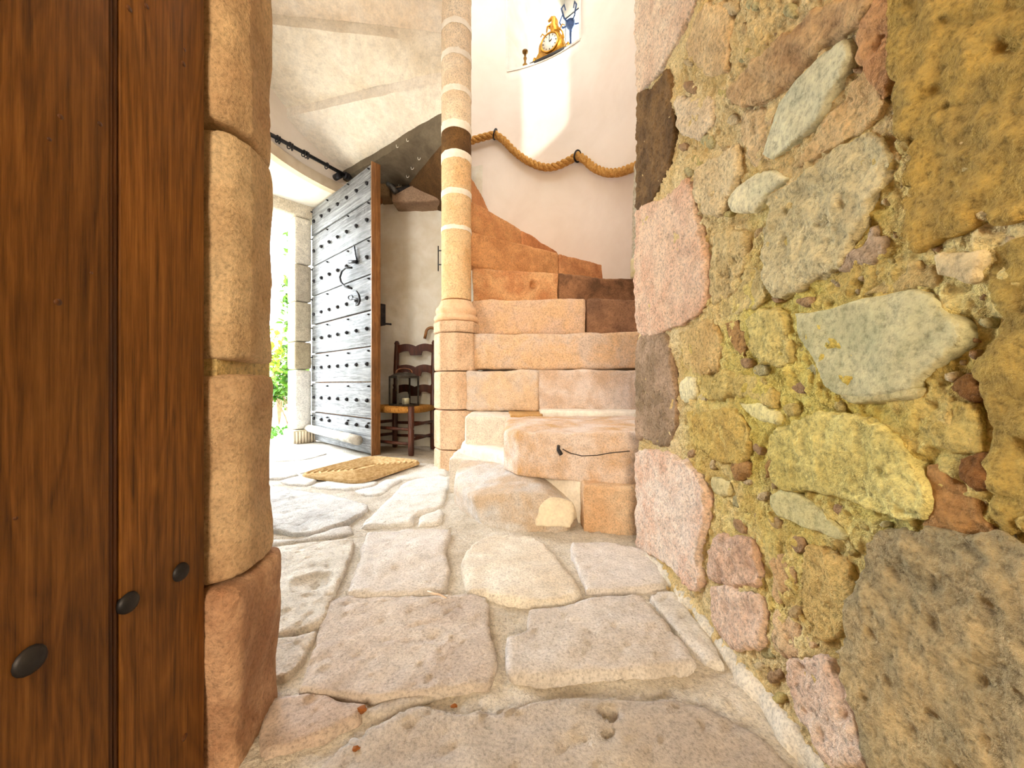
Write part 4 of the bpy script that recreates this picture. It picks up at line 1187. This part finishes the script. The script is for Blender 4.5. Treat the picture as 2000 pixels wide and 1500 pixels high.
def slat(z, h):
    bm = bmesh.new()
    n = 28; F_, K_ = [], []
    ax = rb - lb; nrm = Vector((-ax.y, ax.x, 0)).normalized()
    for k in range(n + 1):
        t = k / n
        s = abs(2 * t - 1)
        top = h * (0.5 + 0.34 * abs(math.sin(math.pi * 2 * t)) ** 0.8 * (1 if s < 0.98 else 0.3) + (0.16 if s > 0.85 else 0) * 0.4)
        bot = -h * (0.5 - 0.42 * math.sin(math.pi * (1 - s)) * (0 if s < 0.3 else 1) + (0.12 if s < 0.3 else 0))
        base = lb.lerp(rb, t) + lean * ((z - SH) / 0.5) + up * z - nrm * 0.0 + nrm * 0.012 * math.sin(math.pi * t)
        F_.append([bm.verts.new(base + up * top - nrm * 0.007), bm.verts.new(base + up * bot - nrm * 0.007)])
        K_.append([bm.verts.new(base + up * top + nrm * 0.007), bm.verts.new(base + up * bot + nrm * 0.007)])
    for k in range(n):
        bm.faces.new((F_[k][0], F_[k][1], F_[k + 1][1], F_[k + 1][0])); bm.faces.new((K_[k][0], K_[k + 1][0], K_[k + 1][1], K_[k][1]))
        bm.faces.new((F_[k][0], F_[k + 1][0], K_[k + 1][0], K_[k][0])); bm.faces.new((F_[k][1], K_[k][1], K_[k + 1][1], F_[k + 1][1]))
    link('back_slat', mesh_of(bm, 'back_slat', False), M['chairwood'], chair)
for z in (0.765, 0.60, 0.445): slat(z, 0.062)
# rush seat: four wrapped triangles meeting in the middle
bm = bmesh.new()
cr = [lf, rf, rb, lb]; cen = sum(cr, Vector()) / 4
ng = 13
for k in range(4):
    a, b = cr[k], cr[(k + 1) % 4]
    for j in range(ng):
        t0 = (j + 0.5) / ng
        p, q = a.lerp(cen, t0 * 0.98), b.lerp(cen, t0 * 0.98)
        zc = SH - 0.012 * math.sin(t0 * 1.4)
        add_tube(bm, [p + up * (zc - 0.004), p.lerp(q, 0.5) + up * zc, q + up * (zc - 0.004)], 0.0125, 6)
    d0 = (b - a).normalized()
    add_tube(bm, [a + up * SH * 0.985, a.lerp(b, 0.3) + up * (SH - 0.006), a.lerp(b, 0.7) + up * (SH - 0.006), b + up * SH * 0.985], [0.02, 0.026, 0.026, 0.02], 10)
link('rush_seat', mesh_of(bm, 'rush_seat'), M['rush'], chair)
chair.children[-1]['kind'] = 'stuff'

# ------------------------------------------------------------------ lantern with candle on the chair
sc_ = onZ(797, 803, SH + 0.016)
lx, ly = co_.x + 0.015, co_.y + 0.02
l_o = empty('lantern', (lx, ly, SH + 0.016), R(38))
tag(l_o, 'square glass lantern with metal frame standing on the rush chair', 'lantern')
hw, lh = 0.078, 0.215
for sx in (-1, 1):
    for sy in (-1, 1):
        box('corner_post', (sx * hw, sy * hw, lh / 2), (0.011, 0.011, lh), M['zinc'], l_o)
for z in (0.006, lh - 0.004):
    for s in (-1, 1):
        box('frame_rail', (0, s * hw, z), (2 * hw, 0.011, 0.014), M['zinc'], l_o); box('frame_rail', (s * hw, 0, z), (0.011, 2 * hw, 0.014), M['zinc'], l_o)
box('lantern_floor', (0, 0, 0.004), (2 * hw, 2 * hw, 0.006), M['zinc'], l_o)
for s in (-1, 1):
    box('glass_pane', (0, s * hw, lh / 2), (2 * hw - 0.012, 0.003, lh - 0.02), M['glass'], l_o); box('glass_pane', (s * hw, 0, lh / 2), (0.003, 2 * hw - 0.012, lh - 0.02), M['glass'], l_o)
bm = bmesh.new()
a_ = [bm.verts.new((x * hw, y * hw, lh + 0.004)) for x, y in ((-1,-1),(1,-1),(1,1),(-1,1))]; b_ = [bm.verts.new((x * hw * .5, y * hw * .5, lh + 0.028)) for x, y in ((-1,-1),(1,-1),(1,1),(-1,1))]
bm.faces.new(b_); bm.faces.new(a_[::-1])
for k in range(4): bm.faces.new((a_[k], a_[(k + 1) % 4], b_[(k + 1) % 4], b_[k]))
link('lantern_roof', mesh_of(bm, 'lantern_roof', False), M['zinc'], l_o)
bm = bmesh.new()
n = 12; pr_ = []
for k in range(n + 1):
    t = math.pi * k / n
    pr_.append((-0.06 * math.cos(t), 0.038 * math.sin(t) ** 0.7 + lh + 0.024))
A_ = [[bm.verts.new((x * 0.8, x * -0.6 + w * 0.6 , z)) for w in (-0.02, 0.02)] for x, z in pr_]
for p, q in zip(A_, A_[1:]): bm.faces.new((p[0], p[1], q[1], q[0]))
h_ = link('leather_handle', mesh_of(bm, 'leather_handle'), M['leather'], l_o)
md = h_.modifiers.new('thick', 'SOLIDIFY'); md.thickness = 0.005
lathe('hinge_knob', [(0.004, 0), (0.005, 0.004), (0, 0.006)], M['brass'], l_o, (-hw - 0.01, -hw, 0.11), 8)
cd = empty('candle', (lx + 0.02, ly - 0.02, SH + 0.023))
tag(cd, 'short cream pillar candle inside the glass lantern', 'candle')
lathe('wax', [(0.026, 0), (0.026, 0.045), (0.022, 0.049), (0.010, 0.046), (0, 0.046)], M['candle'], cd, n=20)
tube('wick', [(0, 0, 0.045), (0.001, 0, 0.056)], 0.0012, M['black'], cd, 5)

# ------------------------------------------------------------------ walking stick behind the chair
tp = onY(843, 640, 3.055)
pts = []
r_ = 0.042
for k in range(13):
    t = math.pi * k / 12
    pts.append((tp.x + r_ * 0.4 - r_ * math.cos(t) - 0.02 + 0.0, tp.y, tp.z - r_ + r_ * 1.0 * math.sin(t)))
pts = [(pts[0][0] - 0.010, tp.y, pts[0][2] - 0.045)] + pts + [(pts[-1][0] + 0.004, tp.y, 0.5), (pts[-1][0] + 0.01, tp.y - 0.03, 0.012)]
wk = tube('walking_stick', pts, 0.0115, M['cane'], None, 10)
tag(wk, 'crook handled wooden walking stick leaning behind the rush chair', 'walking stick')

# iron latch plate on the whitewashed wall
hk = empty('wall_catch', onY(857, 505, 2.90))
tag(hk, 'slim iron catch on the whitewashed wall beside the newel', 'catch')
tube('upright', [(-0.004, 0, -0.095), (-0.004, 0, 0.095)], 0.004, M['iron'], hk, 6)
for z in (-0.045, 0.06): tube('cross_pin', [(-0.008, 0, z), (0.03, 0, z)], 0.005, M['steel'], hk, 6)

# grey iron bracket under the dark step, and little cup hooks along it
ib = onY(769, 366, 2.95)
br = empty('iron_bracket', ib)
tag(br, 'short grey iron pipe bracket under the dark stair soffit', 'bracket')
tube('pipe', [(-0.05, 0, 0.03), (-0.01, -0.01, 0.0), (0.02, -0.015, -0.045)], [0.016, 0.024, 0.022], M['steel'], br, 10)
tube('arm', [(0.0, 0, -0.03), (0.12, 0.02, 0.01)], 0.02, M['iron'], br, 8)

# ------------------------------------------------------------------ curtain rod
ra_, rb_ = Vector((-1.66, 2.43, 2.15)), Vector((-1.322, 3.045, 2.15))
rp0 = onZ(498, 246, 2.15); rp1 = onZ(672, 341, 2.15)
rod = empty('curtain_rod', (rp1.x, rp1.y, 2.15))
tag(rod, 'black iron curtain rod with finial over the doorway recess', 'curtain rod')
rv = rp0 - rp1; rv.z = 0
rdir = rv.normalized()
tube('rod', [Vector((0, 0, 0)), rv * 1.25], 0.013, M['iron'], rod, 10)
lathe('finial', [(0.014, 0), (0.026, 0.004), (0.028, 0.012), (0.016, 0.018), (0.026, 0.026), (0.027, 0.042), (0.018, 0.056), (0.006, 0.066), (0.004, 0.076), (0, 0.078)], M['iron'], rod, (0, 0, 0), 16, (-rdir).to_track_quat('Z', 'Y').to_matrix())
wn = Vector((-rdir.y, rdir.x, 0))
if wn.dot(Vector((WX, WY, 0)) - Vector((rp1.x, rp1.y, 0))) > 0: wn = -wn
tube('bracket', [rdir * 0.035 + Vector((0, 0, -0.02)), rdir * 0.035 + wn * 0.06 + Vector((0, 0, -0.025))], [0.024, 0.024], M['iron'], rod, 12)
for px, nth in ((541, 'eighth and last'), (546, 'seventh'), (565, 'sixth'), (571, 'fifth'), (593, 'fourth'), (598, 'third'), (602, 'second'), (638, 'first')):
    t = None
    p = onZ(px, 246 + (px - 498) * 95 / 174.0, 2.15)
    c = Vector((p.x - rp1.x, p.y - rp1.y, -0.006))
    bm = bmesh.new()
    tilt = Matrix.Rotation(random.uniform(-0.35, 0.35), 3, 'Z')
    add_loop(bm, ring_pts(c, tilt @ rdir, 0.022, 20), 0.0038, 6)
    cr_ = link('curtain_ring', mesh_of(bm, 'curtain_ring'), M['iron']); cr_.location = rod.location
    tag(cr_, nth + ' black iron curtain ring counting from the rod finial', 'curtain ring', 'rings on the curtain rod')

# ------------------------------------------------------------------ rope hand rail
def wallpt(px, py, inset=0.05):
    """on the tower wall, a little inside"""
    d = ray(px, py)
    ox, oy = -WX, -WY
    r = WR - inset
    a = d.x ** 2 + d.y ** 2; b = 2 * (ox * d.x + oy * d.y); c = ox * ox + oy * oy - r * r
    t = (-b + math.sqrt(b * b - 4 * a * c)) / (2 * a)
    return EYEV + d * t
def smooth_path(pts, n=12):
    out = []
    P_ = [Vector(p) for p in pts]
    for i in range(len(P_) - 1):
        a, b, c, d = P_[max(i - 1, 0)], P_[i], P_[i + 1], P_[min(i + 2, len(P_) - 1)]
        for j in range(n):
            t = j / n
            out.append(0.5 * ((2 * b) + (c - a) * t + (2 * a - 5 * b + 4 * c - d) * t * t + (3 * b - a - 3 * c + d) * t ** 3))
    out.append(P_[-1])
    return out
def resample(pts, step):
    out = [pts[0]]; acc = 0
    for a, b in zip(pts, pts[1:]):
        L_ = (b - a).length
        while acc + L_ >= step:
            f = (step - acc) / L_
            a = a.lerp(b, f); out.append(a); L_ = (b - a).length; acc = 0
        acc += L_
    return out
def rope_parts(pts, r, pitch, m, parent):
    pts = resample(pts, pitch / 14)
    fr = frames(pts)
    for s in range(3):
        ln = 0; cp = []
        for i, (p, t, a, b) in enumerate(fr):
            if i: ln += (p - fr[i - 1][0]).length
            ph = 2 * math.pi * (ln / pitch + s / 3)
            cp.append(p + (a * math.cos(ph) + b * math.sin(ph)) * r * 0.54)
        tube('strand', cp, r * 0.50, m, parent, 8)
rope = empty('rope_handrail', wallpt(967, 262, 0.0))
tag(rope, 'thick hemp rope handrail looped along the white tower wall', 'rope')
RO = Vector(rope.location)
seg = [[(880, 296), (905, 282), (930, 272), (967, 262)], [(967, 262), (985, 275), (1003, 294), (1030, 314), (1060, 326), (1085, 325), (1110, 314), (1128, 304)], [(1128, 304), (1142, 312), (1158, 326), (1180, 336), (1205, 337), (1228, 330), (1250, 321)]]
full = []
for sg in seg:
    pth = smooth_path([wallpt(x, y) for x, y in sg], 8)
    full += pth if not full else pth[1:]
rope_parts([p - RO for p in full], 0.033, 0.15, M['rope'], rope)
for nm, px, py in (('rope_ring', 967, 262), ('rope_ring', 1128, 305)):
    c = wallpt(px, py); out = (c - Vector((WX, WY, c.z))).normalized()
    ro = empty(nm, wallpt(px, py, 0.0))
    tag(ro, 'iron eye ring holding the rope ' + ('near the newel column' if px < 1000 else 'below the window patch of light'), 'ring', 'rope rings')
    tang = Vector((-out.y, out.x, 0))
    bm = bmesh.new(); add_loop(bm, ring_pts(c - Vector(ro.location), tang + Vector((0, 0, 0.35)), 0.043, 24), 0.007, 8)
    link('ring', mesh_of(bm, 'ring'), M['iron'], ro)
    tube('spike', [out * 0.01, (c - Vector(ro.location)) + out * 0.045 * -0.0 + out * 0.01], 0.007, M['iron'], ro, 6)
# hanging rope end beside the passage wall
hx = wallpt(1241, 330, 0.10)
hr = empty('hanging_rope', hx)
tag(hr, 'pale rope end hanging beside the rubble wall corner', 'rope')
hz = [(1246, 320), (1243, 400), (1242, 450), (1241, 512)]
rope_parts(smooth_path([onY(x, y, hx.y) - hx for x, y in hz], 14), 0.026, 0.16, M['ropepale'], hr)
p0 = onY(1240.5, 508, hx.y) - hx; p1 = onY(1239.5, 543, hx.y) - hx
lathe('whipping', [(0.022, 0), (0.028, 0.006), (0.028, (p0 - p1).length), (0.02, (p0 - p1).length + 0.01)], M['tape'], hr, p1, 14)

# ------------------------------------------------------------------ gilt clock, candlestick and candelabrum in the window recess
cp_ = onZ(1070, 110, NZ0)
mid = A.lerp(D, 0.52); inw = (B + C) / 2 - (A + D) / 2; inw = Vector((inw.x, inw.y, 0)).normalized()
edge = (D - A).normalized(); edge3 = Vector((edge.x, edge.y, 0))
pe = pol(59.5, WR)
edge = Vector((math.sin(R(59.5)), -math.cos(R(59.5)))); ck = empty('mantel_clock', (pe.x + inw.x * 0.055, pe.y + inw.y * 0.055, NZ0), math.atan2(edge.y, edge.x))
tag(ck, 'gilt mantel clock topped by a rearing figure on the window sill', 'clock')
# local: x along the sill, -y towards the stairs
box('clock_base', (-0.02, 0, 0.012), (0.36, 0.14, 0.024), M['black'], ck, bevel=0.003)
bm = bmesh.new()
prof = [(-0.15, 0.024), (0.14, 0.024), (0.145, 0.05), (0.12, 0.08), (0.125, 0.13), (0.11, 0.17), (0.085, 0.20), (0.05, 0.225), (0.0, 0.235), (-0.05, 0.225), (-0.085, 0.20), (-0.11, 0.17), (-0.12, 0.13), (-0.11, 0.09), (-0.15, 0.06)]
A_, B_ = [bm.verts.new((x, -0.05, z)) for x, z in prof], [bm.verts.new((x, 0.05, z)) for x, z in prof]
bm.faces.new(A_); bm.faces.new(B_[::-1])
for k in range(len(prof)): bm.faces.new((A_[k], B_[k], B_[(k + 1) % len(prof)], A_[(k + 1) % len(prof)]))
bmesh.ops.bevel(bm, geom=bm.edges[:], offset=0.006, segments=2, affect='EDGES')
link('clock_case', mesh_of(bm, 'clock_case'), M['gilt'], ck)
rx = Matrix.Rotation(R(90), 3, 'X')
dialz = 0.135
dial = lathe('dial', [(0.078, 0), (0.078, 0.006), (0.0, 0.009)], M['dial'], ck, (0, -0.054, dialz), 32, rx)
bm = bmesh.new(); add_loop(bm, ring_pts((0, -0.060, dialz), (0, 1, 0), 0.083, 36), 0.008, 8)
link('bezel', mesh_of(bm, 'bezel'), M['gilt'], ck)
for k in range(12):
    t = 2 * math.pi * k / 12
    tube('hour_mark', [(0.058 * math.sin(t), -0.0625, dialz + 0.058 * math.cos(t)), (0.068 * math.sin(t), -0.0615, dialz + 0.068 * math.cos(t))], 0.004 if k % 3 == 0 else 0.0028, M['black'], dial, 5)
tube('hour_hand', [(0, -0.066, dialz), (0.026, -0.066, dialz + 0.016)], 0.003, M['black'], dial, 5)
tube('minute_hand', [(0, -0.068, dialz), (0.002, -0.068, dialz + 0.05)], 0.0025, M['black'], dial, 5)
# rearing horse-like figure on top
fg = tube('figure', [(0.03, 0, 0.225), (0.03, 0, 0.27), (0.018, 0, 0.31), (0.025, 0, 0.35), (0.018, 0, 0.385), (-0.005, 0, 0.40), (-0.04, 0, 0.385)], [0.045, 0.046, 0.04, 0.034, 0.022, 0.018, 0.010], M['gilt'], ck, 12)
tube('foreleg', [(0.0, -0.015, 0.33), (-0.045, -0.015, 0.325), (-0.05, -0.015, 0.29)], [0.014, 0.009, 0.006], M['gilt'], fg, 8)
tube('foreleg', [(0.0, 0.015, 0.325), (-0.05, 0.015, 0.345), (-0.065, 0.015, 0.31)], [0.014, 0.009, 0.006], M['gilt'], fg, 8)
tube('ear', [(0.012, 0, 0.395), (0.018, 0, 0.42)], [0.008, 0.002], M['gilt'], fg, 6)
for s in (-1, 1):
    tube('scroll', [(s * 0.11, 0, 0.17), (s * 0.10, 0, 0.23), (s * 0.075, 0, 0.27), (s * 0.10, 0, 0.30), (s * 0.12, 0, 0.28)], [0.01, 0.008, 0.007, 0.006, 0.004], M['gilt'], ck, 8)
    tube('foot_scroll', [(s * 0.15, -0.03, 0.03), (s * 0.175, -0.03, 0.05), (s * 0.165, -0.03, 0.08), (s * 0.15, -0.03, 0.07)], [0.016, 0.014, 0.012, 0.006], M['gilt'], ck, 8)
pc = pol(71.5, WR)
cs = empty('candlestick', (pc.x + inw.x * 0.06, pc.y + inw.y * 0.06, NZ0))
tag(cs, 'slim brass candlestick standing alone on the window sill', 'candlestick')
lathe('foot', [(0.045, 0), (0.042, 0.012), (0.018, 0.022), (0.012, 0.04)], M['brass'], cs, n=20)
lathe('stem', [(0.012, 0.04), (0.022, 0.055), (0.024, 0.068), (0.012, 0.08), (0.009, 0.11), (0.016, 0.125), (0.016, 0.135), (0.010, 0.145), (0.012, 0.175)], M['brass'], cs, n=20)
lathe('drip_pan', [(0.012, 0.175), (0.026, 0.185), (0.028, 0.198), (0.016, 0.198)], M['brass'], cs, n=20)
pcd = B.lerp(C, 0.30) - Vector((inw.x, inw.y)) * 0.22
cl_ = empty('candelabrum', (pcd.x, pcd.y, NZ0))
tag(cl_, 'dark blue iron candelabrum silhouetted against the window', 'candelabrum')
lathe('stand', [(0.08, 0), (0.07, 0.02), (0.02, 0.05), (0.014, 0.5), (0.022, 0.78), (0.012, 0.84), (0.016, 1.04), (0.05, 1.09), (0.055, 1.13), (0.02, 1.14)], M['blueiron'], cl_, n=20)
for k in range(5):
    t = 2 * math.pi * k / 5
    c, s = math.cos(t), math.sin(t)
    tube('branch', [(0.02 * c, 0.02 * s, 1.10), (0.10 * c, 0.10 * s, 1.12), (0.14 * c, 0.14 * s, 1.20), (0.10 * c, 0.10 * s, 1.27), (0.075 * c, 0.075 * s, 1.22)], [0.010, 0.010, 0.009, 0.008, 0.006], M['blueiron'], cl_, 8)

# ------------------------------------------------------------------ twig and crumbs on the flagstones
tw = onZ(860, 1162, 0.016)
o = tube('twig', [onZ(835, 1155, 0.017), onZ(848, 1160, 0.020), onZ(858, 1161, 0.018), onZ(872, 1168, 0.016)], [0.0022, 0.003, 0.0026, 0.0016], plain('pale dry twig', (226, 206, 190), (196, 170, 150), 30, 0), None, 6)
tag(o, 'short pale dry twig lying on the flagstone joint', 'twig')
leafm = plain('dry brown leaf crumb', (150, 92, 40), (110, 62, 28), 40, 0.4, 0.002, 0.9)
for k, (px, py, rr, lab) in enumerate(((707, 1386, 0.006, 'dry brown leaf crumb beside the pinkish flagstone at the left'), (695, 1462, 0.004, 'small brown crumb on the large foreground flagstone'), (887, 1378, 0.004, 'small brown crumb on the joint above the large foreground flagstone'))):
    p = onZ(px, py, 0.010)
    bm = bmesh.new(); bmesh.ops.create_icosphere(bm, subdivisions=2, radius=rr)
    for v in bm.verts: v.co = Vector((v.co.x * 1.3, v.co.y, v.co.z * 0.6)) * random.uniform(0.7, 1.25)
    o = link('leaf_crumb', mesh_of(bm, 'leaf_crumb', False), leafm); o.location = p
    tag(o, lab, 'debris', 'crumbs on the floor')

# ------------------------------------------------------------------ small cup hooks under the dark steps
bpy.context.view_layer.update()
dg_ = bpy.context.evaluated_depsgraph_get()
hook_m = plain('white cup hook', (232, 228, 218), (214, 208, 196), 30, 0, rough=0.4)
for px, py, wh in ((794, 272, 'upper of two along the soffit edge'), (774, 284, 'lower of two along the soffit edge'), (816, 308, 'topmost of four beside the brown stone'), (803, 327, 'second of four beside the brown stone'), (794, 343, 'third of four beside the brown stone'), (779, 361, 'lowest, next to the grey pipe bracket')):
    hit, loc, nrm_, _, ob, _ = scene.ray_cast(dg_, EYEV, ray(px, py).normalized())
    if not hit: continue
    q = loc - ray(px, py).normalized() * 0.004
    bm = bmesh.new()
    add_tube(bm, [(0, 0, 0.004), (0, 0, -0.006), (0.004, -0.004, -0.016), (0.012, -0.008, -0.020), (0.020, -0.010, -0.014), (0.021, -0.010, -0.006)], 0.0026, 6)
    o = link('cup_hook', mesh_of(bm, 'cup_hook'), hook_m); o.location = q
    tag(o, 'tiny white cup hook, ' + wh, 'hook', 'cup hooks under the stairs')
